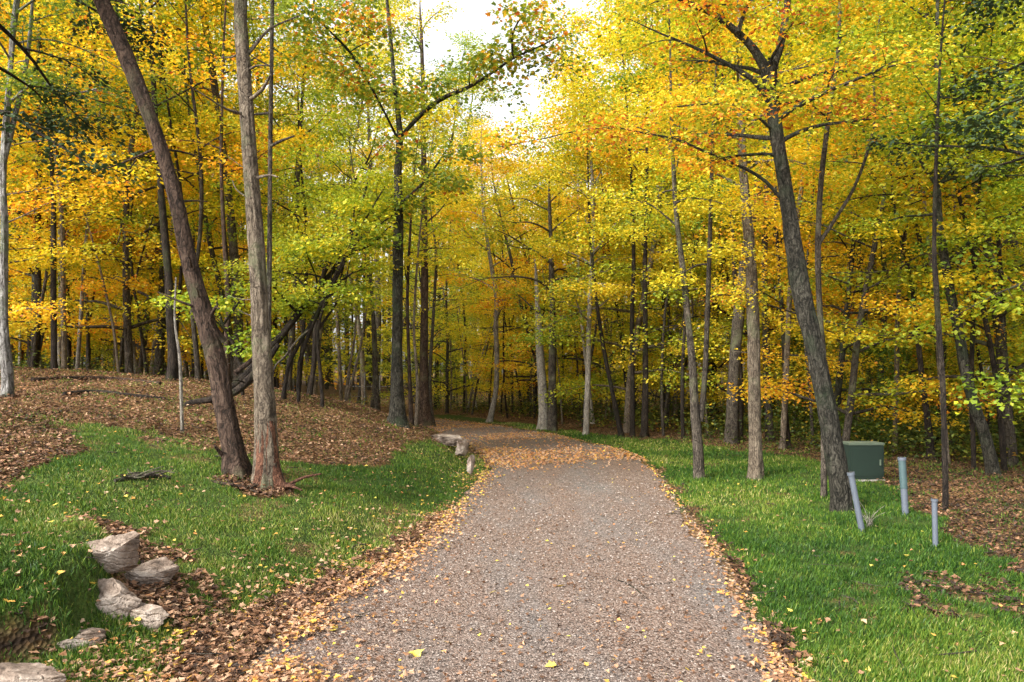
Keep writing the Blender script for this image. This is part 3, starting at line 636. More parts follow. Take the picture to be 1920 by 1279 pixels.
hero('dark_trunk_tree', 'tall dark mossy trunk standing at the mound crest left of the path bend',
     [(745, 797, 44), (745, 740, 30), (745, 650, 24), (746, 560, 23), (746, 470, 22), (747, 380, 20), (746, 320, 18), (750, 250, 15), (742, 180, 10), (735, 100, 8)],
     'b_moss', ztop=14.5, seed=95,
     limbs=[([(752, 255, 9), (795, 210, 10), (835, 182, 9), (880, 163, 8), (925, 135, 6), (965, 108, 5), (1010, 88, 4), (1045, 70, 3)], -3, 0, 6, .6),
            ([(962, 112, 6), (960, 70, 5), (972, 40, 4), (1000, 5, 3)], -.4, -2.4, 2, .4),
            ([(748, 265, 6), (710, 190, 5), (665, 110, 6), (620, 60, 4), (575, 20, 3)], -2, 0, 12, 1.2),
            ([(748, 385, 7), (800, 335, 5), (838, 280, 3)], -1, 0, 5, .9)],
     crown=dict(leaf='oak', t0=.58, n=20, L=2.6, Rs=.55, nl=52, size=.075, shape=MAP))
hero('brown_trunk_tree', 'reddish brown trunk just right of the tall dark mossy trunk, mound crest',
     [(795, 800, 38), (795, 740, 24), (795, 650, 17), (796, 560, 16), (796, 450, 14), (795, 340, 13), (793, 200, 9), (790, 60, 7)], 'b_red', ztop=13, stubs=14, seed=101,
     crown=dict(leaf='yellow', t0=.35, n=14, L=1.6, Rs=.5, nl=34))
for a, (pts, lb_, bk_) in enumerate([
    ([(772, 797, 12), (768, 700, 8), (764, 560, 7), (770, 420, 5)], 'thin brown stem squeezed between the dark mossy and the reddish brown trunk', 'b_red'),
    ([(812, 800, 12), (806, 720, 8), (812, 600, 7), (818, 480, 6)], 'thin olive stem hugging the right side of the reddish brown trunk', 'b_grey'),
    ([(779, 799, 11), (783, 720, 8), (776, 620, 6), (782, 500, 5)], 'thin twisted stem close against the left foot of the reddish brown trunk', 'b_tan')]):
    hero('slender_tree', lb_, pts, bk_, ztop=7, group='thin stems on the mound crest', crown=dict(leaf='yellow', t0=.4, n=8, L=1.0, Rs=.38, nl=26))
hero('dead_snag', 'pale dead snag with a pointed broken top right of the path bend',
     [(1020, 806, 26), (1018, 740, 21), (1014, 680, 18), (1010, 620, 15), (1007, 560, 10), (1005, 515, 6), (1003, 486, 2)], 'b_pale', stubs=5, flare=.7)
hero('curved_tree', 'pale curved trunk bowing left at its foot beyond the path bend',
     [(915, 792, 14), (928, 745, 12), (932, 690, 11), (930, 620, 10), (931, 560, 10), (922, 500, 9), (912, 440, 7), (905, 380, 6), (902, 300, 4)], 'b_pale', ztop=10, crown=dict(leaf='gold', t0=.3, n=13, L=1.7))
def H(px, pts, label, bk, leaf, ztop, **k):
    cr = k.pop('cr', {}); nm = k.pop('nm', 'forest_tree')
    if leaf: k['crown'] = dict(dict(leaf=leaf), **cr)
    return hero(nm, label, pts, bk, ztop=ztop, **k)
FR = 'tall trees along the forest edge'
H(0, [(1036, 808, 20), (1036, 720, 17), (1036, 600, 14), (1034, 480, 11), (1030, 380, 7)], 'grey-brown trunk immediately right of the pale dead snag', 'b_grey', 'lime', 7.4, group=FR, cr=dict(t0=.42, n=16, L=2.2))
H(0, [(1098, 816, 14), (1103, 700, 12), (1104, 620, 11), (1108, 520, 10), (1112, 430, 9), (1110, 330, 7)], 'pale grey trunk with a narrow foot between the snag and the forked dark stems', 'b_pale', 'yellow', 8.6, group=FR, cr=dict(t0=.35, n=18, L=1.4))
H(0, [(1167, 818, 12), (1150, 745, 10), (1135, 670, 9), (1122, 590, 8), (1112, 500, 7), (1105, 420, 5)], 'thin dark stem leaning left, right of the pale grey trunk', 'b_dark', 'yellow', 10, group=FR, cr=dict(t0=.4, n=10, L=1.7))
H(0, [(1186, 818, 12), (1186, 720, 10), (1185, 600, 10), (1188, 500, 9), (1186, 380, 6)], 'dark straight stem, left one of the dark pair beyond the verge', 'b_dark', 'gold', 13, group=FR, cr=dict(t0=.42, n=14, L=2.1))
H(0, [(1208, 820, 16), (1210, 720, 13), (1210, 620, 11), (1209, 510, 10), (1212, 400, 8)], 'darker thicker stem, right one of the dark pair beyond the verge', 'b_dark', 'yellow', 13, group=FR, cr=dict(t0=.40, n=16, L=2.3))
H(0, [(1178, 790, 8), (1172, 700, 8), (1160, 600, 7), (1148, 520, 7), (1138, 440, 5)], 'slim brown stem crossing behind the dark pair and leaning left', 'b_dark', 'gold', 11, Y=24, group=FR, cr=dict(t0=.45, n=11, L=2.0))
H(0, [(1245, 812, 13), (1243, 720, 11), (1243, 650, 10), (1245, 560, 9), (1240, 440, 7)], 'grey trunk with rusty side half hidden behind the verge trees', 'b_grey', 'yellow', 12, group=FR, Y=24, cr=dict(t0=.4, n=16, L=2.2))
H(0, [(1311, 898, 24), (1308, 840, 24), (1302, 760, 20), (1298, 690, 17), (1290, 600, 13), (1280, 500, 12), (1268, 400, 10), (1262, 300, 8), (1258, 200, 6)], 'grey-brown double-stemmed tree on the right verge nearest the path bend', 'b_grey', 'yellow', 8.5,
  group=FR, nm='double_tree', limbs=[([(1314, 790, 14), (1322, 700, 12), (1326, 600, 11), (1330, 480, 10), (1334, 350, 9), (1338, 220, 7), (1345, 100, 4)], 0, 0, 9, 1.0)], cr=dict(t0=.42, n=18, L=1.15, Rs=.45, nl=60, size=.07))
H(0, [(1418, 898, 32), (1417, 840, 27), (1415, 740, 26), (1413, 650, 25), (1410, 560, 23), (1405, 470, 21), (1398, 380, 19), (1392, 280, 15), (1388, 180, 12), (1385, 60, 10)], 'pale grey spotted trunk standing on the right verge between double tree and leaning tree', 'b_tan', 'gold', 9.5,
  group=FR, stubs=12, cr=dict(t0=.45, n=20, L=1.8, Rs=.45, nl=60, size=.07))
hero('leaning_maple', 'large dark furrowed trunk leaning left beside the green utility box, forked at the top',
     [(1580, 962, 44), (1578, 925, 43), (1568, 860, 42), (1555, 790, 42), (1540, 720, 41), (1525, 650, 39), (1508, 580, 37), (1495, 500, 36), (1483, 420, 34), (1470, 340, 32), (1458, 260, 31), (1447, 180, 31), (1440, 120, 34)],
     'b_moss', seed=119, flare=.35,
     limbs=[([(1440, 140, 24), (1415, 95, 19), (1380, 58, 16), (1335, 25, 14), (1280, 0, 12), (1210, -50, 9)], -.3, 0, 6, .6),
            ([(1442, 140, 22), (1462, 90, 18), (1472, 40, 16), (1478, -20, 14), (1470, -150, 10), (1440, -300, 6)], -.2, 0, 9, 1.3),
            ([(1384, 62, 10), (1395, 25, 9), (1420, -20, 7), (1430, -80, 5)], .4, -.2, 4, .8),
            ([(1464, 372, 9), (1435, 340, 8), (1395, 315, 7), (1330, 288, 6), (1270, 262, 5), (1210, 250, 4), (1150, 240, 3), (1080, 246, 3), (1010, 262, 2), (935, 276, 1.5)], -.5, 0, 5, .55),
            ([(1450, 245, 8), (1400, 205, 6), (1340, 195, 4), (1270, 200, 3)], -.8, 0, 5, .8),
            ([(1452, 200, 9), (1500, 190, 6), (1545, 215, 4), (1560, 240, 3)], .5, 0, 4, .7)],
     crown=dict(leaf='rust', t0=.80, n=9, L=1.5, Rs=.42, nl=42, size=.06, shape=MAP))
hero('slender_tree', 'slender forked grey stem rising along the right side of the large leaning trunk',
     [(1545, 700, 12), (1538, 600, 13), (1534, 520, 12), (1534, 440, 11), (1540, 340, 10), (1550, 250, 9), (1562, 160, 8), (1572, 90, 7), (1576, -20, 6)], 'b_grey', Y=10.2, ztop=9.5, flare=0,
     limbs=[([(1537, 455, 8), (1570, 405, 8), (1600, 355, 7), (1625, 290, 7), (1640, 220, 6), (1638, 120, 5), (1650, 30, 4)], .3, 0, 8, .9), ([(1553, 232, 6), (1525, 200, 5), (1480, 188, 3)], 0)],
     crown=dict(leaf='lime', t0=.62, n=12, L=1.3, Rs=.42, nl=30, size=.08))
H(0, [(1634, 822, 12), (1630, 740, 11), (1625, 650, 10), (1617, 560, 10), (1611, 470, 9), (1607, 380, 8), (1600, 260, 6)], 'slim dark trunk directly behind the green utility box', 'b_dark', 'gold', 10, group=FR, cr=dict(t0=.42, n=15, L=1.9))
H(0, [(1864, 892, 26), (1850, 830, 22), (1828, 760, 21), (1810, 690, 20), (1797, 620, 19), (1782, 550, 18), (1770, 480, 17), (1760, 400, 15), (1757, 300, 12), (1757, 180, 10), (1757, 60, 8)], 'big dark trunk curving up and left near the right edge of the picture', 'b_moss', 'lime', 9.5, group=FR,
  limbs=[([(1776, 492, 8), (1820, 452, 8), (1870, 415, 7), (1925, 385, 6), (1990, 340, 5)], -.6, 0, 8, 1.0), ([(1757, 350, 8), (1720, 290, 7), (1700, 220, 5), (1680, 140, 3)], .3, 0, 4, .8), ([(1762, 345, 8), (1800, 300, 6), (1850, 255, 5), (1900, 225, 3)], -.3, 0, 6, .8)], cr=dict(t0=.45, n=18, L=1.8, Rs=.45, nl=56, size=.07))
H(0, [(1772, 958, 13), (1772, 900, 12), (1770, 820, 11), (1768, 740, 11), (1762, 640, 12), (1756, 540, 11), (1752, 440, 8)], 'thin dark stem behind the rightmost grey pipe', 'b_dark', 'lime', 7, group=FR, flare=.5, cr=dict(t0=.6, n=10, L=1.2, Rs=.4, nl=30))
H(0, [(1748, 862, 16), (1738, 780, 14), (1728, 700, 12), (1718, 600, 11), (1705, 510, 9), (1685, 430, 7), (1672, 340, 5)], 'black-looking trunk leaning left between the green box and the big curved trunk', 'b_dark', 'yellow', 9, group=FR, cr=dict(t0=.45, n=13, L=1.7))
H(0, [(1895, 870, 16), (1888, 780, 14), (1884, 680, 13), (1878, 560, 11), (1870, 430, 9)], 'dark trunk closest to the right edge of the picture behind the big curved trunk', 'b_dark', 'green', 11, group=FR, cr=dict(t0=.35, n=18, L=2.0))
H(0, [(1825, 850, 9), (1822, 700, 9), (1826, 560, 8), (1832, 420, 6)], 'thin upright stem just left of the big curved trunk on the right', 'b_dark', 'lime', 9, group=FR, Y=13.5, cr=dict(t0=.4, n=12, L=1.6))
H(0, [(1480, 865, 13), (1472, 760, 11), (1470, 640, 10), (1462, 520, 9), (1455, 400, 7)], 'dark stem seen between the pale spotted trunk and the large leaning trunk', 'b_dark', 'yellow', 11, group=FR, Y=17, cr=dict(t0=.4, n=15, L=2.0))
H(0, [(1385, 835, 18), (1388, 740, 16), (1384, 640, 13), (1378, 520, 11), (1372, 400, 8)], 'broad dark trunk behind and left of the pale spotted trunk', 'b_dark', 'lime', 13, group=FR, Y=19, cr=dict(t0=.4, n=17, L=2.3))
LG = 'trees of the left-hand wood'
H(0, [(322, 745, 24), (325, 680, 22), (320, 600, 19), (316, 520, 17), (308, 430, 15), (300, 330, 13), (290, 200, 11), (284, 60, 9)], 'thick dark brown trunk just left of the leaning brown trunk', 'b_dark', 'gold', 13, group=LG, Y=15.5, cr=dict(t0=.38, n=20, L=2.2))
H(0, [(342, 812, 8), (340, 740, 7), (337, 670, 6), (328, 600, 4), (330, 520, 3)], 'thin whitish dead sapling standing in leaf litter left of the leaning trunk', 'b_pale', None, None, nm='dead_sapling', flare=.4)
H(0, [(14, 700, 20), (8, 620, 16), (6, 520, 15), (8, 420, 14), (6, 320, 13), (12, 220, 13), (20, 120, 11), (30, 10, 12)], 'whitish lichened trunk at the far left edge of the picture', 'b_birch', 'green', 9.5, group=LG, Y=11.5, nm='birch_tree',
  limbs=[([(8, 300, 12), (28, 220, 11), (48, 130, 9), (58, 40, 7), (62, -40, 5)], .3, 0, 5, 1.0), ([(20, 190, 7), (70, 155, 6), (130, 175, 5), (190, 165, 3)], -1, 0, 6, .8)], cr=dict(t0=.55, n=14, L=1.9, nl=46))
H(0, [(62, 698, 20), (68, 640, 17), (72, 560, 15), (70, 460, 13), (74, 340, 10)], 'dark purple-brown trunk standing near the far left whitish trunk', 'b_dark', 'lime', 12, group=LG, Y=19, cr=dict(t0=.36, n=19, L=2.4))
H(0, [(110, 698, 13), (112, 640, 12), (114, 560, 11), (112, 440, 9)], 'pale stem with a dark neighbour on its right, left of the picture', 'b_pale', 'lime', 12, group=LG, Y=21, cr=dict(t0=.36, n=17, L=2.3))
H(0, [(128, 698, 13), (128, 640, 12), (126, 560, 11), (124, 420, 9)], 'dark stem touching the pale stem at the left of the picture', 'b_dark', 'gold', 12, group=LG, Y=21.5, cr=dict(t0=.36, n=17, L=2.3))
H(0, [(256, 700, 17), (250, 660, 12), (247, 600, 10), (244, 500, 8), (246, 380, 7)], 'pale grey trunk with a wide flared foot in the left wood', 'b_pale', 'yellow', 11, group=LG, Y=24, flare=1.6, cr=dict(t0=.36, n=17, L=2.4))
H(0, [(372, 735, 12), (368, 660, 11), (360, 560, 9), (375, 440, 9), (376, 300, 8)], 'brown stem glimpsed right behind the leaning trunk', 'b_grey', 'yellow', 13, group=LG, Y=17, cr=dict(t0=.38, n=17, L=2.2))
H(0, [(430, 740, 15), (425, 660, 13), (428, 560, 12), (420, 440, 10), (415, 300, 8)], 'reddish trunk in the gap between the leaning and the straight trunk', 'b_red', 'gold', 12, group=LG, Y=16, cr=dict(t0=.4, n=16, L=2.1))
H(0, [(578, 745, 12), (588, 690, 11), (592, 620, 11), (600, 560, 9), (612, 480, 7), (640, 380, 6), (690, 300, 4)], 'dark stem curving right above the mound, left of the pale clearing', 'b_dark', 'lime', 8, group=LG, Y=17, cr=dict(t0=.42, n=17, L=1.8))
H(0, [(540, 735, 16), (545, 660, 14), (552, 560, 12), (556, 440, 10), (560, 300, 8)], 'grey trunk among stacked brush right of the straight grey-tan trunk', 'b_grey', 'lime', 14, group=LG, Y=19, cr=dict(t0=.36, n=19, L=2.3))
H(0, [(560, 738, 10), (566, 660, 9), (572, 560, 8), (575, 440, 7)], 'thinner companion stem beside the grey trunk above the mound', 'b_dark', 'lime', 10, group=LG, Y=20, cr=dict(t0=.4, n=13, L=2.0))
H(0, [(708, 775, 14), (704, 700, 13), (702, 640, 11), (698, 560, 8), (690, 480, 6)], 'grey-purple trunk just left of the tall dark mossy trunk', 'b_grey', 'yellow', 11, group=LG, Y=24, cr=dict(t0=.42, n=14, L=1.9))
H(0, [(648, 752, 7), (655, 690, 6), (664, 640, 5), (668, 590, 4)], 'left of two thin bare stems crossing in front of the pale clearing', 'b_tan', None, None, nm='bare_stem', Y=22, flare=.5)
H(0, [(650, 752, 7), (664, 700, 6), (676, 650, 5), (684, 600, 4), (690, 560, 3)], 'right of two thin bare stems crossing in front of the pale clearing', 'b_tan', None, None, nm='bare_stem', Y=22, flare=.5)
# fallen and leaning deadwood behind the twin trunks
hero('fallen_tree', 'dark fallen tree propped up and slanting right behind the straight grey-tan trunk',
     [(392, 752, 14), (440, 722, 14), (480, 682, 15), (520, 638, 15), (556, 592, 14), (590, 548, 11), (632, 500, 9), (680, 440, 7), (730, 380, 5)], 'b_dark', Y=13, dY=3, cat='fallen tree', flare=0, stubs=8,
     limbs=[([(600, 530, 9), (630, 470, 8), (665, 420, 6), (690, 340, 4)], .5, 2), ([(645, 480, 8), (700, 455, 6), (760, 390, 4), (835, 285, 3)], 0, 2.4), ([(560, 590, 8), (600, 560, 6), (650, 520, 4), (690, 490, 3)], .2, 1.8)],
     crown=dict(leaf='lime', t0=.40, n=16, L=1.2, Rs=.5, nl=60, up=.5))
for pts, lb_ in (([(560, 742, 9), (562, 680, 9), (590, 600, 8), (632, 510, 7), (680, 420, 5), (722, 350, 3)], 'thin arching dark stem rising from the mound just right of the fallen tree'),
                 ([(604, 744, 8), (600, 690, 8), (596, 620, 7), (620, 540, 6), (668, 455, 5), (742, 400, 3)], 'arching dark stem beside the left edge of the pale clearing'),
                 ([(530, 748, 9), (540, 690, 9), (575, 620, 8), (610, 560, 7), (655, 470, 5), (665, 380, 3)], 'dark arching stem crossing in front of the grey trunk above the mound'),
                 ([(455, 735, 8), (445, 660, 8), (418, 610, 6), (405, 560, 4)], 'dark crooked stem between the leaning brown trunk and the straight trunk')):
    hero('arching_stem', lb_, pts, 'b_dark', Y=14.5, group='arching stems by the fallen tree', flare=.5, limbs=[([pts[2], (pts[2][0] + 45, pts[2][1] - 70, 4), (pts[2][0] + 60, pts[2][1] - 130, 2)], .6)], crown=dict(leaf='lime', t0=.5, n=7, L=.9, Rs=.38, nl=34))
hero('fallen_log', 'thick blackish log lying low behind the leaning brown trunk', [(350, 758, 10), (400, 748, 13), (440, 735, 15), (470, 708, 16), (500, 675, 14), (522, 645, 9)], 'b_dark', Y=12.2, cat='fallen log', flare=0, stubs=5)
hero('fallen_branch', 'grey branch propped against the brush right of the straight grey-tan trunk', [(512, 700, 4), (535, 668, 4.5), (560, 635, 4), (580, 618, 3)], 'b_grey', Y=12.6, cat='fallen branch', flare=0)
def lying(name, label, pts, bk, cat, sides=9, twigs=0, seed=1):
    """pts: (px,py,width) along the ground"""
    rg = np.random.default_rng(seed); L_ = []
    for px, py, wd in pts:
        Yq = hit(px, py); p = P(px, py, Yq); r = wd / 2 / F * Yq; L_.append([p[0], p[1], float(max(height(p[0], p[1]), 0)) + r * .8, r])
    b = np.array([*np.mean(np.array(L_)[:, :3], 0)]); ln = smoothline(L_, .08); ln[:, :3] -= b
    mb = MB(); tube(mb, ln, sides, .9, seed)
    for i in range(twigs):
        k = rg.integers(2, len(ln) - 2); p = ln[k]; a = rg.random() * 6.28; l = .12 + .3 * rg.random(); d = np.array([math.cos(a), math.sin(a), .35 * rg.random()])
        tube(mb, smoothline([[*p[:3], p[3] * .5], [*(p[:3] + d * l * .5 + rg.normal(size=3) * .02), p[3] * .4], [*(p[:3] + d * l), p[3] * .2]], .05), 5)
    tag(link(name, mb.mesh(name, M[bk], True), None, b.tolist()), label, cat)
lying('fallen_log', 'long low log across the leaf litter left of the thick dark trunk', [(120, 742, 8), (180, 738, 8), (250, 745, 7), (310, 750, 6)], 'b_dark', 'fallen log', seed=4)
lying('fallen_log', 'rust brown log lying highest on the left forest floor', [(60, 716, 8), (140, 712, 8), (220, 714, 7), (300, 722, 7)], 'b_red', 'fallen log', seed=6)
lying('fallen_branch', 'small grey dead branch with twigs on the grass left of the twin trunks', [(215, 905, 6), (250, 900, 8), (285, 896, 9), (320, 900, 6)], 'b_grey', 'fallen branch', twigs=14, seed=8)
lying('bark_chunk', 'short broken wood chunk at the right foot of the straight trunk', [(520, 915, 12), (535, 918, 15), (548, 920, 13)], 'b_peel', 'wood chunk', twigs=3, seed=9)
lying('fallen_branch', 'reddish bark strips and roots in front of the twin trunk base', [(395, 905, 5), (430, 912, 7), (470, 920, 6), (500, 930, 5)], 'b_red', 'fallen branch', twigs=9, seed=10)
lying('twig', 'thin curved dark twig lying on the gravel near the middle of the path', [(1090, 1085, 2), (1140, 1090, 3), (1180, 1103, 3.5), (1210, 1125, 2)], 'b_dark', 'twig', sides=6, seed=12)
lying('twig', 'short straight twig on gravel to the right of the curved twig', [(1195, 1106, 1.5), (1240, 1100, 2.2), (1262, 1098, 1.5)], 'b_dark', 'twig', sides=6, seed=14)

# ------------------------------------------------------------------ utility box and pipes
gp = paint('dark_green_paint', (.003, .015, .008), .85, .2, (.03, .05, .03)); le = paint('pale_lid_edge', (.10, .13, .09), .8); conc = paint('pad_concrete', (.28, .26, .23), .9)  # lid and handle in a paler grey-green
Yb = hit(1625, 903); p = P(1625, 903, Yb); W = 66 / F * Yb; Hb = 72 / F * Yb; base = (p[0], p[1], float(height(p[0], p[1])) - .01)
r_ = root('utility_box', base, 'dark green metal utility box with pale lid edge behind the large leaning trunk', 'utility box', rz=.015)
mb = MB(); boxm(mb, -W / 2 - .02, W / 2 + .02, -.03, .33, -.05, .03, .01); link('pad', mb.mesh('pad', conc), r_)
mb = MB(); boxm(mb, -W / 2, W / 2, 0, .3, .036, Hb - .03, .008); link('cabinet', mb.mesh('cabinet', gp), r_)
mb = MB(); boxm(mb, -W / 2 + .03, W / 2 - .03, -.008, .004, .08, Hb - .07, .003); d_ = link('door', mb.mesh('door', gp), r_)
mb = MB(); boxm(mb, W / 2 - .075, W / 2 - .055, -.03, -.009, Hb * .42, Hb * .58, .004); link('handle', mb.mesh('handle', le), d_)
mb = MB(); boxm(mb, -W / 2 - .004, W / 2 + .004, -.010, .31, Hb - .029, Hb - .014, .003); boxm(mb, -W / 2 - .008, W / 2 + .008, -.014, .315, Hb - .013, Hb + .006, .006); link('lid', mb.mesh('lid', le), r_)
pv = paint('grey_blue_pipe', (.085, .10, .125), .6, .12, (.3, .3, .28)); pvd = paint('grey_green_pipe', (.05, .085, .09), .5, .15); bore_shade = paint('pipe_bore_shade', (.02, .02, .02), .9)
def pipe(b, t, wpx, label, mats, collar=None, capped=False):
    Yq = hit(*b); p0 = P(*b, Yq); zg = float(height(p0[0], p0[1])); p0[2] = zg; p1 = P(*t, Yq); r = wpx / 2 / F * Yq
    rt = root('conduit_pipe', p0.tolist(), label, 'pipe', 'grey conduit pipes standing in the grass'); d = p1 - p0
    mb = MB(); seg = lambda a, c, ra: np.array([[*(d * a), ra], [*(d * (a + c) / 2), ra], [*(d * c), ra]])
    split = collar or 1.0
    tube(mb, seg(-.06, split, r), 20); link('tube', mb.mesh('tube', mats[0], True), rt)
    if collar:
        mb = MB(); tube(mb, seg(collar - .03, 1.0, r * 1.12), 20); link('upper_tube', mb.mesh('upper_tube', mats[1], True), rt)
    mb = MB(); tube(mb, seg(.955, 1.004, r * 1.26), 20); link('rim', mb.mesh('rim', mats[0], True), rt)
    mb = MB(); tube(mb, seg(1.0041, 1.0075, r * .95), 20); link('opening_shade', mb.mesh('opening_shade', bore_shade), rt)  # flat dark disc on the closed end paints the shade of an open bore
pipe((1617, 1001), (1595, 886), 11, 'leaning grey-blue pipe in front of the green box', (pv, pv))
pipe((1698, 966), (1691, 858), 12, 'two-tone grey pipe standing right of the green box, joint at mid height', (pv, pvd), .5)
pipe((1754, 1027), (1752, 936), 10, 'short thin upright grey pipe, the one nearest the right edge', (pv, pv))
# dry stalks by the leaning pipe
mb = MB(); b0 = P(1630, 990, hit(1630, 990)); b0[2] = float(height(b0[0], b0[1])); rg = np.random.default_rng(5)
for i in range(14):
    a = rg.normal(size=2) * .09; l = .12 + .16 * rg.random(); tube(mb, smoothline([[*rg.normal(0, .03, 2), 0, .003], [a[0] * .4, a[1] * .4, l * .6, .0025], [a[0] * 1.2, a[1] * 1.2, l, .0012]], .08), 4, cap=False)
tag(link('dry_plant', mb.mesh('dry_plant', M['b_pale'])), None, None); bpy.data.objects['dry_plant'].location = b0.tolist()
tag(bpy.data.objects['dry_plant'], 'small dry straw-coloured weed beside the leaning pipe', 'dry plant')
# ------------------------------------------------------------------ fence glimpsed in the clearing
fz = P(712, 775, 40); fr_ = root('fence', (fz[0], 40, float(height(fz[0], 40))), 'pale wire and post fence in the far clearing left of the dark mossy trunk', 'fence')
for k in range(5):
    mb = MB(); tube(mb, np.array([[-1.5 + k * .75, 0, -.2, .04], [-1.5 + k * .75, 0, .8, .04], [-1.5 + k * .75, 0, 1.7, .04]]), 8); link('post', mb.mesh('post', M['b_birch']), fr_)
for z_ in (.5, 1.0, 1.5):
    mb = MB(); tube(mb, np.array([[-1.6, .045, z_, .018], [0, .045, z_, .018], [1.6, .045, z_, .018]]), 6); link('rail', mb.mesh('rail', M['b_birch']), fr_)

# ------------------------------------------------------------------ the wood behind, tree by tree
LAND = [(-150, 'left of the whitish trunk at the picture edge'), (60, 'behind the whitish left-edge trunk'), (180, 'behind the pale and dark stem pair on the left'), (300, 'left of the thick dark trunk in the left wood'),
        (420, 'seen behind the leaning brown trunk'), (540, 'seen right behind the straight grey-tan trunk'), (650, 'above the mound with the fallen tree'), (760, 'beyond the clearing by the dark mossy trunk'),
        (880, 'behind the reddish brown crest trunk'), (985, 'behind the pale curved trunk'), (1080, 'behind the pale dead snag'), (1180, 'behind the thin left-leaning stem'), (1290, 'behind the dark pair beyond the verge'),
        (1400, 'behind the double-stemmed verge tree'), (1520, 'behind the pale spotted verge trunk'), (1640, 'behind the large leaning trunk and green box'), (1760, 'behind the grey pipes and black-looking trunk'),
        (1880, 'behind the big curved right-hand trunk'), (2400, 'at the right edge past the big curved trunk')]
def zone(px):
    for a, t in LAND:
        if px < a: return t
    return LAND[-1][1]
KW = {'under': 'low maple', 'over': 'tall tree', 'sap': 'thin sapling', 'shrub': 'bushy shrub', 'pole': 'tall bare-stemmed tree', 'stem': 'slender bare-stemmed tree', 'pine': 'dark pine'}
CW = {'yellow': 'yellow-leaved', 'gold': 'golden-orange', 'lime': 'yellow-green', 'green': 'green-leaved', 'oak': 'green and rust', 'rust': 'rusty', 'dark': 'dark green', 'pine': 'needle-leaved'}
placed = []
def edge(px):     # nearest distance a filler tree may stand at for each direction
    return np.interp(px, [-300, 0, 250, 450, 620, 760, 850, 1000, 1100, 1300, 1450, 1600, 1920, 2300], [10, 15, 18, 20, 30, 36, 31, 27, 23, 18, 17, 14.5, 13, 9])
def free(x, y, dmin):
    return all((x - a) ** 2 + (y - b) ** 2 > dmin * dmin for a, b in placed)
rg = np.random.default_rng(77); items = []
def pick(kind, n, px0, px1, ymax, dmin, leafw, ymin=0):
    c = 0; tries = 0
    while c < n and tries < 4000:
        tries += 1; px = px0 + (px1 - px0) * rg.random(); e = max(float(edge(px)), ymin); y = e + (ymax - e) * rg.random() ** 1.2
        if ymax <= e: continue
        x = (px - 960) / F * y
        if float(pathd(x, y)) < 1.5 or not free(x, y, dmin): continue
        if kind in ('over', 'pole', 'pine') and 880 < px < 1190: continue
        if kind == 'over' and 500 < px: 
            if px < 620: continue
        if kind in ('over', 'pine') and 400 < px < 500 and rg.random() < .6: continue
        if 590 < px < 735 and y > 24 and kind not in ('sap', 'pole'): continue
        placed.append((x, y)); names = list(leafw); w_ = np.array([leafw[k] for k in names], float)
        if px < 420: w_ *= [1.8 if k == 'gold' else 1 for k in names]
        if 260 < px < 480: w_ *= [2.5 if k == 'gold' else 1 for k in names]
        if 1480 < px < 1760: w_ *= [2.5 if k == 'gold' else 1 for k in names]
        if px > 1800: w_ *= [3 if k in ('green', 'lime') else .5 for k in names]
        lf = names[rg.choice(len(names), p=w_ / w_.sum())]
        items.append((kind, rg.integers(9), x, y, rg.random() * 6.28, .85 + .3 * rg.random(), lf, px)); c += 1
pick('under', 30, 1085, 2100, 34, 2.3, {'yellow': 5, 'gold': 2.5, 'lime': 2.5})
pick('under', 26, -200, 620, 36, 2.3, {'yellow': 4, 'gold': 3, 'lime': 3})
pick('under', 11, 780, 1085, 44, 2.2, {'yellow': 5, 'gold': 2.5, 'lime': 2})
pick('over', 9, 1085, 2150, 48, 3.6, {'yellow': 4, 'lime': 4, 'gold': 2, 'green': 1}, ymin=25)
pick('over', 9, -250, 600, 48, 3.6, {'yellow': 3, 'lime': 4, 'gold': 3, 'green': 2}, ymin=25)
pick('pole', 18, 1085, 2100, 40, 1.6, {'yellow': 4, 'lime': 4, 'oak': 2})
pick('pole', 15, -200, 600, 40, 1.6, {'yellow': 3, 'lime': 4, 'oak': 2})
pick('pole', 7, 500, 880, 46, 2.0, {'yellow': 3, 'lime': 4, 'oak': 3}, ymin=26)
pick('stem', 30, 1085, 2050, 32, .8, {'yellow': 4, 'lime': 3, 'gold': 2})
pick('stem', 26, -150, 600, 34, .8, {'yellow': 3, 'lime': 2, 'gold': 4})
pick('stem', 14, 800, 1085, 40, .8, {'yellow': 4, 'lime': 3, 'gold': 2})
pick('sap', 46, 1050, 2050, 32, .9, {'yellow': 4, 'lime': 3, 'gold': 2})
pick('sap', 34, -150, 640, 34, .9, {'yellow': 4, 'lime': 3, 'gold': 2})
pick('sap', 20, 780, 1050, 42, .9, {'yellow': 4, 'lime': 3, 'gold': 2})
pick('shrub', 20, 1500, 2100, 24, 1.2, {'green': 4, 'dark': 3, 'lime': 1}, ymin=12)
pick('shrub', 16, 850, 1500, 30, 1.4, {'lime': 3, 'yellow': 2, 'green': 3})
pick('pine', 4, 1000, 1500, 50, 3, {'pine': 1}, ymin=34)
pick('pine', 3, 380, 600, 50, 3, {'pine': 1}, ymin=32)
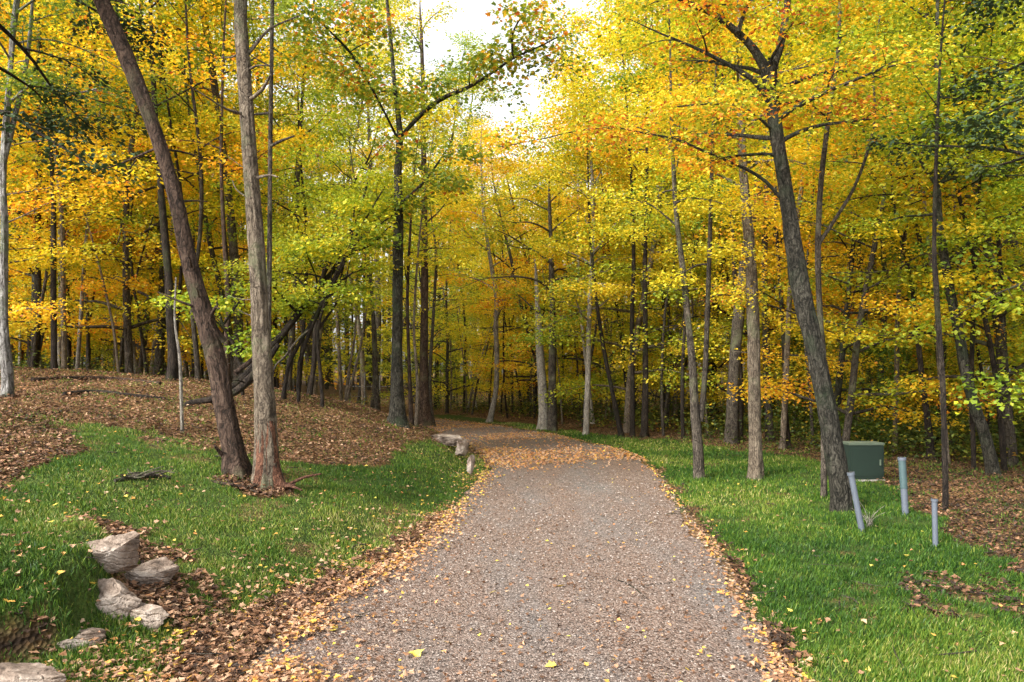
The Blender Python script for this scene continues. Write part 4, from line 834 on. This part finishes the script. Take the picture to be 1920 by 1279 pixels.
# labels: what it is, its colour, where; those alike in one place are told apart by their order
from collections import defaultdict
keyed = defaultdict(list)
for it in items: keyed[(it[0], it[6], zone(it[7]))].append(it)
ORD = ['nearest', 'second nearest', 'third nearest', 'fourth nearest', 'fifth nearest', 'sixth nearest', 'seventh nearest', 'eighth nearest', 'ninth nearest', 'tenth nearest', 'farthest']
for (kind, lf, zn), L_ in keyed.items():
    L_.sort(key=lambda q: q[3])
    for q, it in enumerate(L_):
        _, v, x, y, rz, sc, _, px = it
        lab = f"{CW[lf]} {KW[kind]} {zn}" if len(L_) == 1 else f"{ORD[min(q, 10)]} {CW[lf]} {KW[kind]} {zn}"
        if 790 < px < 1090 and kind == 'under': sc *= .95
        bk = ['b_dark', 'b_grey', 'b_grey', 'b_moss', 'b_tan', 'b_grey', 'b_tan'][int(v * 7 + px) % 7] if kind != 'stem' else ['b_grey', 'b_tan', 'b_pale', 'b_dark', 'b_tan'][int(v * 7 + px) % 5]
        copytree(kind, v, (x, y, float(height(x, y)) - .02), rz, sc, lf, bk, lab, KW[kind] + 's in the wood behind the path', 'shrub' if kind == 'shrub' else 'sapling' if kind == 'sap' else 'tree', lean=(rg.normal() * .05, rg.normal() * .05))
# conifer boughs reaching in from both picture edges
copytree('pine', 0, (6.05, 8.3, float(height(6.05, 8.3)) - .05), 2.0, .64, 'pine', 'b_dark', 'dark conifer beyond the right picture edge with boughs reaching into view at the top right', None)
copytree('pine', 1, (-6.15, 8.6, float(height(-6.15, 8.6)) - .05), .6, .64, 'pine', 'b_dark', 'dark conifer at the top left corner, boughs hanging over the whitish trunk', None)

# ------------------------------------------------------------------ undergrowth and the wood beyond
ub = MB(); x, y = sample(5200, 14, 48, -300, 2250); e = edge(topx(x, y, 0)[0]); px = 960 + F * x / y
k = (y > e + .5) & (pathd(x, y) > 2) & (rng.random(len(x)) < np.where(px < 560, .18, np.where(px < 760, .35, .8))); x, y = x[k], y[k]
for q in range(len(x)):
    pass
n = len(x); m = 34; hh = (.25 + .8 * rng.random(n)) * np.where(x < 0, .6, 1); rr = .35 + .5 * rng.random(n)
cx = np.repeat(x, m) + rng.normal(0, 1, n * m) * np.repeat(rr, m) * .5; cy = np.repeat(y, m) + rng.normal(0, 1, n * m) * np.repeat(rr, m) * .5; cz = gz(cx, cy) + rng.random(n * m) ** .8 * np.repeat(hh, m)
nv = np.stack([rng.normal(0, .5, n * m), rng.normal(0, .5, n * m), np.ones(n * m)], 1)
leaves(ub, np.stack([cx, cy, cz], 1), nv, .05 + .05 * rng.random(n * m), np.clip(np.repeat(rng.random(n), m) * .7 + rng.normal(0, .15, n * m) + .1, 0, 1), DIA)
tag(link('undergrowth', ub.mesh('undergrowth', leafmat('undergrowth_leaves', [(0, (.03, .05, .012)), (.4, (.07, .11, .018)), (.7, (.16, .19, .02)), (.9, (.42, .36, .03)), (1, (.5, .25, .03))], trans=.35, hv=0))), 'low leafy undergrowth between the trunks of the wood', 'undergrowth', kind='stuff')

fw = MB(); fc = MB(); rg = np.random.default_rng(9)
for i in range(520):
    px = -500 + 2900 * rg.random(); y = 48 + 34 * rg.random(); x = (px - 960) / F * y; zg = float(height(x, y))
    top = 24 + 6 * rg.random()
    if 380 < px < 880: top = 18 + 6 * rg.random()
    if 585 < px < 700 and y < 62: continue
    if 880 < px < 1080: top = min(top, 1.6 + (HOR - 360 - 40 * rg.random()) / F * y)
    r = .08 + .16 * rg.random(); lx = rg.normal() * .8
    tube(fw, np.array([[x, y, zg - .3, r], [x + lx * .3, y, zg + top * .4, r * .75], [x + lx, y, zg + top * .8, r * .4]]), 6, cap=False)
    nc = int(22 * top / 22)
    for c in range(nc):
        zc = zg + (.6 if 560 < px < 740 else 2.0) + (top - 2.0) * rg.random(); sp = 2.6; c3 = np.array([x + rg.normal() * sp, y + rg.normal() * sp, zc]); n = 48
        rr_ = .7 + .8 * rg.random(); a = rg.random(n) * 6.28; r2 = rr_ * np.sqrt(rg.random(n))
        p = c3 + np.stack([np.cos(a) * r2, np.sin(a) * r2, rg.normal(0, .2 * rr_, n)], 1)
        tn = np.clip(rg.normal(.5, .22) + rg.normal(0, .12, n), 0, 1)
        leaves(fc, p, np.stack([rg.normal(0, .6, n), rg.normal(-.3, .6, n), np.ones(n)], 1), .20 + .12 * rg.random(n), tn, DIA, rg)
dw = root('distant_wood', (0, 60, 0), 'far mass of yellow and green autumn wood closing the view behind all trees', 'distant wood'); dw['kind'] = 'stuff'
for nm, b_, mm in (('trunks', fw, M['b_grey']), ('foliage', fc, M['far'])):
    for k in range(len(b_.v)): b_.v[k] = b_.v[k] - np.array([0, 60, 0], np.float32)
    o_ = link(nm, b_.mesh(nm, mm), dw); o_['kind'] = 'stuff'
print('TRIS', sum(len(o.data.polygons) for o in S.objects if o.type == 'MESH'), 'objs', len(S.objects))
